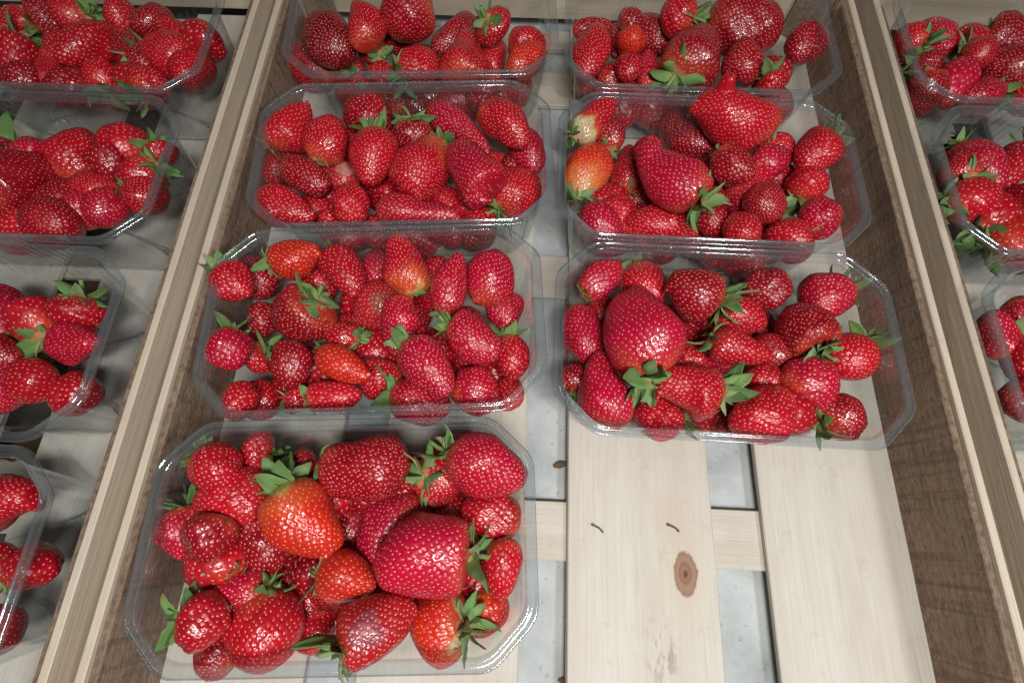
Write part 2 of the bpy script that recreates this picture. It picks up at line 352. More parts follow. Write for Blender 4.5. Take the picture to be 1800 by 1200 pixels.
BERRIES = [
["FL",[-116.8,23.7,55.2],[-91.6,-13.0,51.2],33.7,"c","Oy","u","large orange-red strawberry with paler shoulder and upright green leaves in the front left punnet",0,[[0.04,-0.171,0.227],[0.117,-0.282,0.353],[0.193,-0.322,0.404],[0.27,-0.344,0.409],[0.347,-0.345,0.412],[0.423,-0.338,0.407],[0.5,-0.336,0.384],[0.577,-0.336,0.353],[0.653,-0.331,0.302],[0.73,-0.319,0.25],[0.807,-0.307,0.186],[0.883,-0.27,0.104],[0.96,-0.23,-0.001]]],
["FL",[-102.3,35.7,49.0],[-53.6,31.5,51.0],34.2,"b","D","h1","long blunt deep red strawberry lying sideways along the back in the front left punnet",0,[[0.04,-0.111,0.165],[0.117,-0.212,0.274],[0.193,-0.231,0.338],[0.27,-0.247,0.353],[0.347,-0.254,0.363],[0.423,-0.28,0.368],[0.5,-0.322,0.364],[0.577,-0.341,0.36],[0.653,-0.359,0.355],[0.73,-0.352,0.345],[0.807,-0.342,0.318],[0.883,-0.28,0.246],[0.96,-0.172,0.107]]],
["FL",[-33.3,40.0,61.0],[7.9,26.5,57.0],33.1,"c","P","u2","big crimson strawberry filling the back right corner in the front left punnet",0,[[0.04,-0.133,0.194],[0.117,-0.247,0.285],[0.193,-0.292,0.341],[0.27,-0.337,0.365],[0.347,-0.354,0.39],[0.423,-0.368,0.385],[0.5,-0.381,0.378],[0.577,-0.344,0.363],[0.653,-0.307,0.331],[0.73,-0.268,0.299],[0.807,-0.223,0.268],[0.883,-0.178,0.227],[0.96,-0.099,0.16]]],
["FL",[-47.0,27.9,51.7],[-32.0,26.4,29.7],32.4,"r","M","L","red strawberry showing its pale star of leaves to the front in the front left punnet",0],
["FL",[4.5,7.3,43.1],[-27.6,10.7,43.1],26.4,"b","M","0","blocky red strawberry lying under the big corner berry in the front left punnet",0],
["FL",[-18.3,-10.2,59.0],[-66.1,-11.2,59.0],38.4,"x","P","u2","largest strawberry, broad and crimson with a notched leaf end in the front left punnet",0,[[0.04,0.068,0.323],[0.117,-0.323,0.368],[0.193,-0.339,0.401],[0.27,-0.355,0.413],[0.347,-0.369,0.425],[0.423,-0.365,0.434],[0.5,-0.362,0.439],[0.577,-0.358,0.444],[0.653,-0.352,0.41],[0.73,-0.337,0.371],[0.807,-0.322,0.316],[0.883,-0.295,0.227],[0.96,-0.239,0.089]]],
["FL",[-48.2,17.0,34.3],[-75.8,-18.6,34.3],30.3,"o","P","0","crimson strawberry wedged behind the largest berry in the front left punnet",0],
["FL",[-88.4,19.0,21.6],[-86.7,-15.1,21.6],24.7,"o","D","0","dark strawberry squeezed right of the big orange one in the front left punnet",0],
["FL",[-110.3,-13.7,20.6],[-128.0,-24.2,20.6],26.1,"r","D","h1","small dark strawberry at the left under the orange one in the front left punnet",0],
["FL",[-95.0,-19.3,51.1],[-66.1,-23.8,51.1],24.6,"c","O","d","small orange-red strawberry with thin dry leaves in the front left punnet",0],
["FL",[-77.6,-48.3,61.6],[-45.3,-32.2,52.6],31.4,"c","B","L2","bruised strawberry with a dull grey patch by the front rim in the front left punnet",0,[[0.04,-0.228,0.301],[0.117,-0.37,0.32],[0.193,-0.425,0.338],[0.27,-0.422,0.343],[0.347,-0.419,0.339],[0.423,-0.404,0.336],[0.5,-0.386,0.329],[0.577,-0.369,0.316],[0.653,-0.346,0.302],[0.73,-0.321,0.268],[0.807,-0.295,0.215],[0.883,-0.233,0.15],[0.96,-0.148,0.074]]],
["FL",[-126.2,-27.7,42.1],[-117.0,-62.1,42.1],36.9,"o","M","h2","plump red strawberry with seeds in straight rows in the front left punnet",0],
["FL",[-98.2,-54.5,22.2],[-112.4,-37.8,22.2],22.0,"o","M","0","small red strawberry half hidden behind the bruised one in the front left punnet",0],
["FL",[-21.2,-41.7,49.4],[-50.2,-43.6,33.4],28.4,"o","Ow","L","orange-red strawberry with white shoulder and large pale leaves in the front left punnet",0,[[0.04,-0.172,0.179],[0.117,-0.311,0.362],[0.193,-0.419,0.464],[0.27,-0.464,0.51],[0.347,-0.5,0.514],[0.423,-0.537,0.518],[0.5,-0.519,0.522],[0.577,-0.483,0.526],[0.653,-0.447,0.511],[0.73,-0.367,0.496],[0.807,-0.283,0.482],[0.883,-0.176,0.467],[0.96,-0.031,0.364]]],
["FL",[-2.0,-1.8,55.5],[-5.5,-30.8,51.5],19.3,"l","M","0","narrow red strawberry against the right wall in the front left punnet",0],
["FL",[-20.0,-30.2,32.8],[-2.9,-41.7,32.8],27.0,"o","Oy","0","folded orange-edged strawberry in the front right curve in the front left punnet",0],
["FL",[-140.4,10.8,40.1],[-122.5,-20.8,40.1],29.9,"o","D","0","dark glossy strawberry below the orange one at the left in the front left punnet",0],
["FL",[-132.4,39.2,40.0],[-149.7,42.3,40.0],23.1,"o","M","u","red strawberry with spread leaves in the back left part in the front left punnet",0],
["FL",[-113.5,43.0,33.0],[-123.4,31.7,33.0],20.9,"o","D","0","small dark strawberry behind the long blunt one in the front left punnet",0],
["L2",[-145.3,151.8,59.0],[-112.9,155.2,59.0],23.8,"c","O","d","orange-red strawberry lying sideways by the back wall in the second left punnet",0,[[0.04,-0.145,0.114],[0.117,-0.276,0.229],[0.193,-0.293,0.319],[0.27,-0.31,0.348],[0.347,-0.327,0.377],[0.423,-0.331,0.391],[0.5,-0.323,0.38],[0.577,-0.315,0.368],[0.653,-0.307,0.344],[0.73,-0.298,0.262],[0.807,-0.275,0.18],[0.883,-0.252,0.084],[0.96,-0.229,-0.029]]],
["L2",[-114.0,166.9,48.2],[-94.6,133.0,48.2],21.6,"o","M","d2","red strawberry with limp leaf strands over its top in the second left punnet",0,[[0.04,-0.085,0.128],[0.117,-0.241,0.242],[0.193,-0.304,0.303],[0.27,-0.338,0.3],[0.347,-0.344,0.291],[0.423,-0.351,0.277],[0.5,-0.352,0.258],[0.577,-0.338,0.239],[0.653,-0.324,0.22],[0.73,-0.31,0.185],[0.807,-0.274,0.148],[0.883,-0.228,0.11],[0.96,-0.134,0.024]]],
["L2",[-88.3,173.8,31.2],[-90.6,147.1,31.2],21.8,"o","P","0","small dim strawberry left of the tall pale-based one in the second left punnet",0],
["L2",[-60.7,134.2,47.7],[-71.1,172.5,57.7],27.6,"c","My","h2","tall strawberry with yellow base pointing to the back rim in the second left punnet",0,[[0.04,-0.073,0.319],[0.117,-0.171,0.344],[0.193,-0.255,0.361],[0.27,-0.321,0.354],[0.347,-0.347,0.345],[0.423,-0.337,0.319],[0.5,-0.327,0.294],[0.577,-0.289,0.271],[0.653,-0.249,0.25],[0.73,-0.225,0.229],[0.807,-0.206,0.199],[0.883,-0.167,0.161],[0.96,-0.124,0.084]]],
["L2",[-45.8,146.1,38.0],[-49.4,166.4,38.0],19.7,"r","M","0","small red strawberry behind the bright pink one in the second left punnet",0],
["L2",[-40.8,118.4,55.2],[-31.7,156.4,61.2],20.7,"o","P","h1","bright pinkish slim strawberry with a twisted highlight in the second left punnet",0,[[0.04,-0.114,0.111],[0.117,-0.17,0.199],[0.193,-0.21,0.262],[0.27,-0.251,0.268],[0.347,-0.265,0.267],[0.423,-0.277,0.265],[0.5,-0.287,0.254],[0.577,-0.258,0.235],[0.653,-0.23,0.215],[0.73,-0.201,0.195],[0.807,-0.157,0.168],[0.883,-0.113,0.14],[0.96,-0.044,0.111]]],
["L2",[-20.9,129.9,45.2],[-9.7,165.4,49.2],29.2,"r","P","0","round dull crimson strawberry in the back right corner in the second left punnet",0,[[0.04,-0.07,0.296],[0.117,-0.179,0.378],[0.193,-0.229,0.458],[0.27,-0.28,0.468],[0.347,-0.306,0.478],[0.423,-0.329,0.488],[0.5,-0.352,0.47],[0.577,-0.373,0.444],[0.653,-0.348,0.417],[0.73,-0.324,0.39],[0.807,-0.299,0.347],[0.883,-0.184,0.303],[0.96,-0.037,0.196]]],
["L2",[0.7,142.7,33.6],[-4.2,115.5,33.6],23.2,"r","P","0","small round strawberry touching the right wall in the second left punnet",0],
["L2",[-168.2,165.1,35.9],[-155.6,138.4,35.9],28.1,"o","D","0","dark strawberry with one square highlight at the left in the second left punnet",0],
["L2",[-159.5,122.8,39.8],[-142.9,122.8,39.8],22.6,"o","D","0","dull dark strawberry below the square highlight one in the second left punnet",0],
["L2",[-126.0,158.9,34.5],[-119.4,136.7,34.5],23.6,"o","M","0","red strawberry peeping above the one with the star calyx in the second left punnet",0],
["L2",[-112.5,127.4,59.2],[-139.6,115.9,41.2],30.3,"r","D","L","glossy dark red strawberry with a star of pointed leaves in the second left punnet",0,[[0.04,-0.422,0.046],[0.117,-0.568,0.357],[0.193,-0.587,0.435],[0.27,-0.606,0.473],[0.347,-0.612,0.469],[0.423,-0.591,0.464],[0.5,-0.571,0.459],[0.577,-0.55,0.447],[0.653,-0.526,0.409],[0.73,-0.452,0.371],[0.807,-0.378,0.333],[0.883,-0.304,0.263],[0.96,-0.122,0.101]]],
["L2",[-74.7,146.0,33.3],[-95.2,120.9,33.3],31.5,"o","R","0","strawberry with a brown rotten patch on top in the second left punnet",0],
["L2",[-66.1,133.8,49.9],[-66.8,95.0,49.9],21.8,"b","P","0","upright blunt crimson strawberry in the middle in the second left punnet",0,[[0.04,-0.151,0.112],[0.117,-0.191,0.239],[0.193,-0.232,0.255],[0.27,-0.272,0.27],[0.347,-0.31,0.262],[0.423,-0.349,0.254],[0.5,-0.314,0.245],[0.577,-0.266,0.234],[0.653,-0.245,0.222],[0.73,-0.223,0.21],[0.807,-0.198,0.18],[0.883,-0.152,0.145],[0.96,-0.106,0.072]]],
["L2",[-90.3,108.5,44.0],[-110.9,112.2,44.0],20.6,"o","M","L","shiny little strawberry with a leaf spray at its right in the second left punnet",0],
["L2",[-109.4,96.8,55.7],[-77.1,82.1,55.7],18.8,"c","O","h1","smooth orange strawberry lying diagonally in the second left punnet",0,[[0.04,-0.112,0.145],[0.117,-0.167,0.239],[0.193,-0.214,0.275],[0.27,-0.233,0.305],[0.347,-0.252,0.307],[0.423,-0.247,0.31],[0.5,-0.23,0.312],[0.577,-0.213,0.299],[0.653,-0.186,0.279],[0.73,-0.152,0.258],[0.807,-0.117,0.237],[0.883,-0.069,0.193],[0.96,-0.007,0.147]]],
["L2",[-129.3,105.4,47.8],[-124.4,76.9,47.8],23.5,"c","D","0","dark strawberry with wide glassy seed rings at the left in the second left punnet",0,[[0.04,-0.114,0.181],[0.117,-0.26,0.294],[0.193,-0.353,0.319],[0.27,-0.415,0.344],[0.347,-0.451,0.369],[0.423,-0.483,0.386],[0.5,-0.452,0.387],[0.577,-0.421,0.389],[0.653,-0.39,0.386],[0.73,-0.356,0.338],[0.807,-0.321,0.289],[0.883,-0.282,0.216],[0.96,-0.182,0.128]]],
["L2",[-147.5,101.5,35.4],[-159.3,95.1,35.4],25.8,"o","M","u","strawberry with a grey-green tuft of leaves at the left edge in the second left punnet",0],
["L2",[-149.6,62.6,34.4],[-145.2,85.4,34.4],25.9,"o","M","0","red strawberry at the front left against the rim in the second left punnet",0],
["L2",[-114.3,71.7,48.9],[-83.8,72.6,48.9],18.3,"o","M","d","level red strawberry behind the front rim with straw-like leaves in the second left punnet",0,[[0.04,-0.156,0.243],[0.117,-0.254,0.261],[0.193,-0.278,0.279],[0.27,-0.3,0.296],[0.347,-0.294,0.302],[0.423,-0.289,0.302],[0.5,-0.284,0.301],[0.577,-0.278,0.301],[0.653,-0.261,0.3],[0.73,-0.244,0.268],[0.807,-0.226,0.227],[0.883,-0.182,0.165],[0.96,-0.108,0.093]]],
["L2",[-131.0,73.6,37.4],[-118.4,70.9,37.4],18.0,"r","M","d","small strawberry almost covered by dry leaves in the second left punnet",0],
["L2",[-70.1,95.0,35.6],[-84.7,74.1,35.6],25.4,"o","M","0","red strawberry under the smooth orange tip in the second left punnet",0],
["L2",[-60.9,100.4,59.0],[-33.3,70.4,59.0],25.5,"o","P","u2","long crimson strawberry running diagonally with leaves on its upper end in the second left punnet",0,[[0.04,-0.149,0.1],[0.117,-0.271,0.206],[0.193,-0.337,0.261],[0.27,-0.353,0.286],[0.347,-0.357,0.303],[0.423,-0.358,0.303],[0.5,-0.34,0.294],[0.577,-0.321,0.285],[0.653,-0.303,0.255],[0.73,-0.273,0.219],[0.807,-0.239,0.182],[0.883,-0.187,0.144],[0.96,-0.11,0.105]]],
["L2",[-69.3,76.7,38.7],[-35.2,67.3,38.7],26.9,"o","P","L2","crimson strawberry with upright dark leaves behind the front rim in the second left punnet",0],
["L2",[-37.3,111.1,56.8],[-7.0,92.9,56.8],24.5,"c","P","u2","broad pointed strawberry with a bushy calyx at its left in the second left punnet",0,[[0.04,-0.231,0.06],[0.117,-0.39,0.189],[0.193,-0.389,0.245],[0.27,-0.384,0.301],[0.347,-0.379,0.321],[0.423,-0.368,0.342],[0.5,-0.352,0.363],[0.577,-0.336,0.355],[0.653,-0.32,0.328],[0.73,-0.298,0.301],[0.807,-0.274,0.262],[0.883,-0.251,0.195],[0.96,-0.179,0.128]]],
["L2",[-32.2,70.1,43.3],[-10.5,85.6,43.3],30.1,"r","P","0","round pink-red strawberry by the front right bend in the second left punnet",0],
["L2",[-2.7,110.0,44.0],[1.3,82.6,44.0],20.9,"o","M","u","strawberry with small leaves on top at the right wall in the second left punnet",0],
["L2",[0.0,88.4,31.5],[-4.7,67.6,31.5],17.7,"r","M","0","smallest strawberry in the front right bend in the second left punnet",0],
["L3",[-162.6,240.1,54.3],[-138.7,275.3,58.3],29.8,"c","M","h1","conical strawberry pointing up to the back left in the third left punnet",0,[[0.04,-0.115,0.061],[0.117,-0.214,0.196],[0.193,-0.254,0.281],[0.27,-0.263,0.379],[0.347,-0.259,0.461],[0.423,-0.254,0.44],[0.5,-0.237,0.418],[0.577,-0.221,0.371],[0.653,-0.205,0.32],[0.73,-0.189,0.27],[0.807,-0.147,0.225],[0.883,-0.103,0.179],[0.96,-0.028,0.096]]],
["L3",[-125.9,228.1,54.7],[-119.8,261.8,58.7],29.3,"o","M","h1","strawberry with a crumpled highlight left of centre in the third left punnet",0],
["L3",[-110.8,270.2,31.1],[-128.6,247.3,31.1],24.0,"o","O","0","dull orange-red strawberry in the hollow left of centre in the third left punnet",0],
["L3",[-92.0,252.6,55.0],[-92.5,212.3,51.0],28.5,"c","M","L","heart-shaped strawberry hanging point down with a leafy top in the third left punnet",0,[[0.04,-0.269,0.087],[0.117,-0.343,0.268],[0.193,-0.404,0.31],[0.27,-0.427,0.34],[0.347,-0.429,0.37],[0.423,-0.432,0.37],[0.5,-0.402,0.368],[0.577,-0.364,0.353],[0.653,-0.325,0.321],[0.73,-0.28,0.289],[0.807,-0.233,0.246],[0.883,-0.186,0.198],[0.96,-0.083,0.15]]],
["L3",[-102.5,292.4,46.0],[-93.5,257.6,46.0],32.7,"r","D","h1","round glossy strawberry behind the heart-shaped one in the third left punnet",0],
["L3",[-69.4,266.7,52.2],[-68.5,250.7,38.2],29.8,"r","D","L","small dark strawberry wearing an upright crown of leaves in the third left punnet",0],
["L3",[-59.5,289.3,44.3],[-15.6,242.3,44.3],20.6,"l","P","0","long strawberry running diagonally down from the back in the third left punnet",0,[[0.04,-0.048,0.106],[0.117,-0.123,0.16],[0.193,-0.157,0.191],[0.27,-0.164,0.197],[0.347,-0.171,0.196],[0.423,-0.177,0.176],[0.5,-0.167,0.141],[0.577,-0.158,0.107],[0.653,-0.147,0.083],[0.73,-0.132,0.066],[0.807,-0.118,0.049],[0.883,-0.096,0.035],[0.96,-0.07,0.022]]],
["L3",[-20.7,267.9,59.0],[10.4,237.3,59.0],26.2,"o","M","0","slim strawberry at the back right in the third left punnet",0],
["L3",[4.9,268.8,37.1],[17.3,233.1,37.1],26.0,"o","P","0","curved red strawberry down the right side in the third left punnet",0],
["L3",[-45.5,250.3,47.4],[-66.8,204.4,47.4],33.4,"c","My","s","big strawberry with orange shoulder in the centre in the third left punnet",0,[[0.04,-0.041,0.188],[0.117,-0.11,0.259],[0.193,-0.171,0.297],[0.27,-0.226,0.335],[0.347,-0.272,0.373],[0.423,-0.291,0.407],[0.5,-0.295,0.441],[0.577,-0.283,0.465],[0.653,-0.271,0.442],[0.73,-0.258,0.418],[0.807,-0.235,0.399],[0.883,-0.212,0.383],[0.96,-0.095,0.295]]],
["L3",[-35.8,240.4,59.0],[-11.7,193.9,59.0],29.3,"o","P","0","long rough strawberry right of the orange-shouldered one in the third left punnet",0,[[0.04,-0.072,0.153],[0.117,-0.139,0.211],[0.193,-0.17,0.25],[0.27,-0.2,0.268],[0.347,-0.224,0.285],[0.423,-0.248,0.297],[0.5,-0.272,0.308],[0.577,-0.297,0.319],[0.653,-0.321,0.326],[0.73,-0.336,0.322],[0.807,-0.324,0.319],[0.883,-0.038,0.297],[0.96,0.125,0.236]]],
["L3",[-9.8,202.1,40.2],[17.4,226.9,40.2],33.7,"o","M","L","strawberry with a dark leaf fan in the front right corner in the third left punnet",0],
["L3",[-150.7,227.5,52.2],[-118.1,210.0,52.2],20.6,"o","D","s","oval strawberry with one bright highlight at the left in the third left punnet",0,[[0.04,-0.156,0.165],[0.117,-0.209,0.24],[0.193,-0.263,0.268],[0.27,-0.292,0.295],[0.347,-0.298,0.303],[0.423,-0.304,0.304],[0.5,-0.31,0.306],[0.577,-0.286,0.307],[0.653,-0.258,0.302],[0.73,-0.231,0.291],[0.807,-0.204,0.28],[0.883,-0.147,0.24],[0.96,-0.088,0.163]]],
["L3",[-154.1,256.6,33.7],[-170.2,227.2,33.7],21.0,"o","M","0","thin strawberry under the oval highlighted one in the third left punnet",0],
["L3",[-164.1,203.3,49.2],[-125.2,190.6,49.2],26.2,"o","M","0","plump strawberry in the front left corner in the third left punnet",0,[[0.04,-0.167,0.165],[0.117,-0.244,0.289],[0.193,-0.291,0.322],[0.27,-0.299,0.348],[0.347,-0.308,0.373],[0.423,-0.298,0.355],[0.5,-0.271,0.336],[0.577,-0.245,0.316],[0.653,-0.219,0.297],[0.73,-0.179,0.273],[0.807,-0.136,0.24],[0.883,-0.094,0.207],[0.96,-0.024,0.175]]],
["L3",[-119.1,241.7,36.0],[-116.2,217.0,36.0],23.1,"r","G","h1","strawberry with a patch of pale mould in the third left punnet",0],
["L3",[-105.0,214.2,47.0],[-103.2,184.4,47.0],24.8,"o","M","0","small upright strawberry near the front rim in the third left punnet",0],
["L3",[-128.3,195.8,37.8],[-116.2,195.8,37.8],14.3,"r","M","0","tiny strawberry by the front rim in the third left punnet",0],
["L3",[-85.6,192.4,52.9],[-31.8,184.7,52.9],20.5,"b","P","0","bean-shaped strawberry with many rings along the front rim in the third left punnet",0,[[0.04,-0.135,0.147],[0.117,-0.186,0.155],[0.193,-0.216,0.164],[0.27,-0.212,0.17],[0.347,-0.201,0.161],[0.423,-0.173,0.151],[0.5,-0.151,0.142],[0.577,-0.146,0.133],[0.653,-0.142,0.123],[0.73,-0.139,0.114],[0.807,-0.138,0.097],[0.883,-0.136,0.069],[0.96,-0.097,0.042]]],
["L3",[-48.7,225.8,28.1],[-42.8,199.6,28.1],21.5,"c","M","u","small strawberry with a thin leaf tuft behind the front rim in the third left punnet",0],
["L3",[-30.3,193.5,36.0],[-10.7,198.8,36.0],20.7,"o","M","0","low red strawberry beside the dark leaf fan in the third left punnet",0],
["L4",[-142.1,338.5,21.9],[-176.0,360.4,21.9],34.3,"r","M","0","round strawberry in the front left corner in the rear left punnet",0],
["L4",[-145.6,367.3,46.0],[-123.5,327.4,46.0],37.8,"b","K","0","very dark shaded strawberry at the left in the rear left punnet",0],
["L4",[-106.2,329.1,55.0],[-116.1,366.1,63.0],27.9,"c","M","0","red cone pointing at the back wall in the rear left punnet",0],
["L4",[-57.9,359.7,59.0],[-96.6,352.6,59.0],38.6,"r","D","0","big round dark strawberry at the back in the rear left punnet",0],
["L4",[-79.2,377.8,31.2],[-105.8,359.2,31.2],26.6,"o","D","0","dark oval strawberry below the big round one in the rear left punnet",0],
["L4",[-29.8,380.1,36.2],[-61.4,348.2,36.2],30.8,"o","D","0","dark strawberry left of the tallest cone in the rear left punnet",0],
["L4",[-35.7,307.7,39.4],[-34.2,354.1,49.4],35.9,"l","M","0","tallest cone-shaped strawberry at the front rim in the rear left punnet",0,[[0.04,-0.289,0.218],[0.117,-0.362,0.397],[0.193,-0.419,0.403],[0.27,-0.423,0.408],[0.347,-0.427,0.4],[0.423,-0.382,0.367],[0.5,-0.333,0.334],[0.577,-0.279,0.293],[0.653,-0.222,0.25],[0.73,-0.18,0.212],[0.807,-0.159,0.199],[0.883,-0.129,0.186],[0.96,-0.088,0.125]]],
["L4",[-19.4,343.2,67.0],[-9.3,345.4,51.0],29.5,"r","M","L","strawberry with a bright star of leaves at the back right in the rear left punnet",0],
["L4",[-14.3,360.7,33.9],[-12.1,325.3,33.9],23.0,"o","M","0","small strawberry right of the tallest cone in the rear left punnet",0],
["L4",[-2.2,347.7,43.5],[25.7,343.0,43.5],27.1,"o","M","0","upper strawberry of the right-hand pair in the rear left punnet",0],
["L4",[-1.6,307.8,52.5],[23.3,332.2,52.5],23.3,"o","O","0","lower orange-red strawberry of the right-hand pair in the rear left punnet",0],
["L4",[-80.7,305.2,50.0],[-54.9,326.1,50.0],29.4,"r","M","L","shiny round strawberry with leaves at its left in the rear left punnet",0],
["L4",[-100.3,340.1,39.1],[-118.3,359.2,31.1],23.1,"o","M","L","little strawberry under a spiky leaf tuft left of centre in the rear left punnet",0],
["L4",[-125.2,337.3,20.9],[-129.3,359.9,14.9],28.8,"r","M","u","strawberry with upright leaves against the front rim in the rear left punnet",0],
["L4",[-103.9,313.0,41.9],[-87.9,323.1,41.9],21.2,"o","M","0","low strawberry between two leaf tufts in the rear left punnet",0],
["R4",[45.5,356.0,48.2],[76.7,360.8,48.2],16.3,"o","D","0","flat dark strawberry lying along the left back in the rear right punnet",0],
["R4",[64.4,351.0,51.2],[50.3,303.8,51.2],27.0,"o","M","0","strawberry against the left wall in the rear right punnet",0],
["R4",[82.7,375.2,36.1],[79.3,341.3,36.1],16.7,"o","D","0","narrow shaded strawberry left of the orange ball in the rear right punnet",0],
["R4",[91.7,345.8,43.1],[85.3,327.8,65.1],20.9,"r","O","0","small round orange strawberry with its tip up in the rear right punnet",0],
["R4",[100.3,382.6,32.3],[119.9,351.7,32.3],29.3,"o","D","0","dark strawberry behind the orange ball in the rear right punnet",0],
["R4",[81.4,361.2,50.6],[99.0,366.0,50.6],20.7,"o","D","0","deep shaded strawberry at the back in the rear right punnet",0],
["R4",[134.5,354.4,58.5],[111.8,366.9,54.5],29.3,"o","M","L","strawberry with a four-pointed leaf star at the back in the rear right punnet",0],
["R4",[115.7,306.0,52.0],[146.2,346.9,54.0],35.4,"c","D","L","large dark strawberry with broad leaves by the front rim in the rear right punnet",0,[[0.04,-0.262,0.216],[0.117,-0.301,0.336],[0.193,-0.318,0.43],[0.27,-0.335,0.524],[0.347,-0.344,0.499],[0.423,-0.331,0.468],[0.5,-0.318,0.437],[0.577,-0.305,0.406],[0.653,-0.286,0.365],[0.73,-0.265,0.32],[0.807,-0.245,0.275],[0.883,-0.165,0.23],[0.96,-0.065,0.127]]],
["R4",[83.8,326.2,50.9],[82.8,303.1,50.9],19.8,"r","M","0","shiny small ball with one ring highlight in the rear right punnet",0],
["R4",[98.4,304.2,43.9],[103.4,340.2,43.9],16.8,"o","P","0","thin pinkish strawberry standing on end in the rear right punnet",0],
["R4",[148.0,363.3,50.0],[200.6,350.2,50.0],41.3,"b","D","0","wide dark strawberry at the back right in the rear right punnet",0],
["R4",[180.3,316.1,50.0],[151.7,317.2,50.0],31.1,"r","D","0","round dark strawberry with rows of seeds in the rear right punnet",0],
["R4",[64.7,321.4,33.3],[94.9,322.5,33.3],21.7,"o","M","0","low strawberry against the front left bend in the rear right punnet",0],
["R3",[39.7,247.6,55.0],[70.5,280.1,61.0],19.4,"l","Mw","L3","strawberry with a white seeded shoulder and dark leaves in the middle right punnet",0,[[0.04,-0.015,0.225],[0.117,-0.119,0.26],[0.193,-0.176,0.283],[0.27,-0.174,0.283],[0.347,-0.169,0.283],[0.423,-0.163,0.274],[0.5,-0.158,0.263],[0.577,-0.152,0.252],[0.653,-0.147,0.233],[0.73,-0.131,0.211],[0.807,-0.113,0.189],[0.883,-0.093,0.147],[0.96,-0.047,0.097]]],
["R3",[68.7,247.0,44.7],[70.3,270.9,44.7],22.4,"r","D","s","small shiny strawberry under the white-shouldered one in the middle right punnet",0],
["R3",[42.8,202.9,49.0],[54.6,243.9,53.0],27.0,"o","OY","s","orange strawberry fading to pale yellow at its base in the middle right punnet",0,[[0.04,-0.04,0.087],[0.117,-0.166,0.148],[0.193,-0.256,0.206],[0.27,-0.295,0.256],[0.347,-0.333,0.305],[0.423,-0.341,0.346],[0.5,-0.337,0.365],[0.577,-0.334,0.383],[0.653,-0.309,0.389],[0.73,-0.266,0.362],[0.807,-0.224,0.335],[0.883,-0.151,0.286],[0.96,-0.062,0.208]]],
["R3",[80.3,225.7,25.6],[85.0,264.3,29.6],24.8,"c","M","L","narrow strawberry with leaves hanging below in the middle right punnet",0],
["R3",[117.6,192.2,59.0],[81.2,236.7,59.0],34.4,"x","P","L","big broad strawberry in the centre with shiny rings in the middle right punnet",0,[[0.04,-0.125,0.226],[0.117,-0.234,0.278],[0.193,-0.268,0.302],[0.27,-0.302,0.312],[0.347,-0.314,0.31],[0.423,-0.32,0.284],[0.5,-0.307,0.257],[0.577,-0.279,0.227],[0.653,-0.252,0.194],[0.73,-0.214,0.163],[0.807,-0.175,0.187],[0.883,-0.117,0.176],[0.96,-0.036,0.134]]],
["R3",[115.3,293.3,30.2],[140.6,252.1,30.2],27.8,"o","D","0","oval dark strawberry with a bright twin highlight in the middle right punnet",0,[[0.04,-0.078,0.153],[0.117,-0.138,0.25],[0.193,-0.174,0.292],[0.27,-0.196,0.32],[0.347,-0.212,0.348],[0.423,-0.229,0.358],[0.5,-0.245,0.361],[0.577,-0.259,0.364],[0.653,-0.273,0.33],[0.73,-0.287,0.288],[0.807,-0.268,0.243],[0.883,-0.245,0.188],[0.96,-0.138,0.133]]],
["R3",[179.3,257.8,59.0],[119.3,269.8,59.0],39.0,"b","M","0","huge strawberry with a finger-like knob reaching over the back rim in the middle right punnet",1,[[0.04,-0.146,0.094],[0.117,-0.244,0.158],[0.193,-0.303,0.188],[0.27,-0.351,0.206],[0.347,-0.385,0.224],[0.423,-0.382,0.242],[0.5,-0.363,0.256],[0.577,-0.34,0.265],[0.653,-0.307,0.271],[0.73,-0.254,0.252],[0.807,-0.185,0.229],[0.883,-0.122,0.18],[0.96,-0.07,0.098]]],
["R3",[135.1,236.2,57.0],[154.3,212.7,57.0],24.8,"o","D","s","plain oval strawberry below the huge knobbed one in the middle right punnet",0],
["R3",[149.5,224.7,37.0],[178.4,203.5,37.0],31.6,"b","P","0","dull rough strawberry at the right in the middle right punnet",0],
["R3",[49.9,201.4,45.0],[64.2,172.3,45.0],26.9,"o","P","s","pinkish strawberry in the front left bend in the middle right punnet",0],
["R3",[125.8,192.5,30.7],[75.5,196.9,30.7],29.1,"o","M","0","long red strawberry lying along the front rim in the middle right punnet",0],
["R3",[128.5,203.8,40.3],[131.4,181.1,40.3],20.4,"r","D","s","dark low strawberry right of centre at the front in the middle right punnet",0],
["R3",[144.4,167.0,49.5],[140.9,191.6,51.5],24.0,"c","M","0","bright pointed strawberry by the front rim in the middle right punnet",0],
["R3",[91.7,234.6,44.6],[95.4,256.8,44.6],20.5,"r","M","0","rounded strawberry just behind the big broad one in the middle right punnet",0],
["R3",[175.5,246.8,41.5],[195.3,255.7,41.5],24.9,"o","M","L","strawberry with a hanging leaf at the right in the middle right punnet",0],
["R2",[42.6,132.7,48.2],[65.9,155.2,52.2],21.6,"o","P","s","bright pink-red strawberry in the back left corner in the front right punnet",0,[[0.04,-0.165,0.11],[0.117,-0.271,0.193],[0.193,-0.307,0.26],[0.27,-0.342,0.277],[0.347,-0.377,0.293],[0.423,-0.377,0.309],[0.5,-0.366,0.311],[0.577,-0.354,0.31],[0.653,-0.343,0.302],[0.73,-0.3,0.271],[0.807,-0.243,0.24],[0.883,-0.187,0.209],[0.96,-0.07,0.098]]],
["R2",[77.1,160.7,37.8],[88.4,128.2,37.8],30.0,"o","M","s","ring-spotted strawberry behind the huge cone in the front right punnet",0],
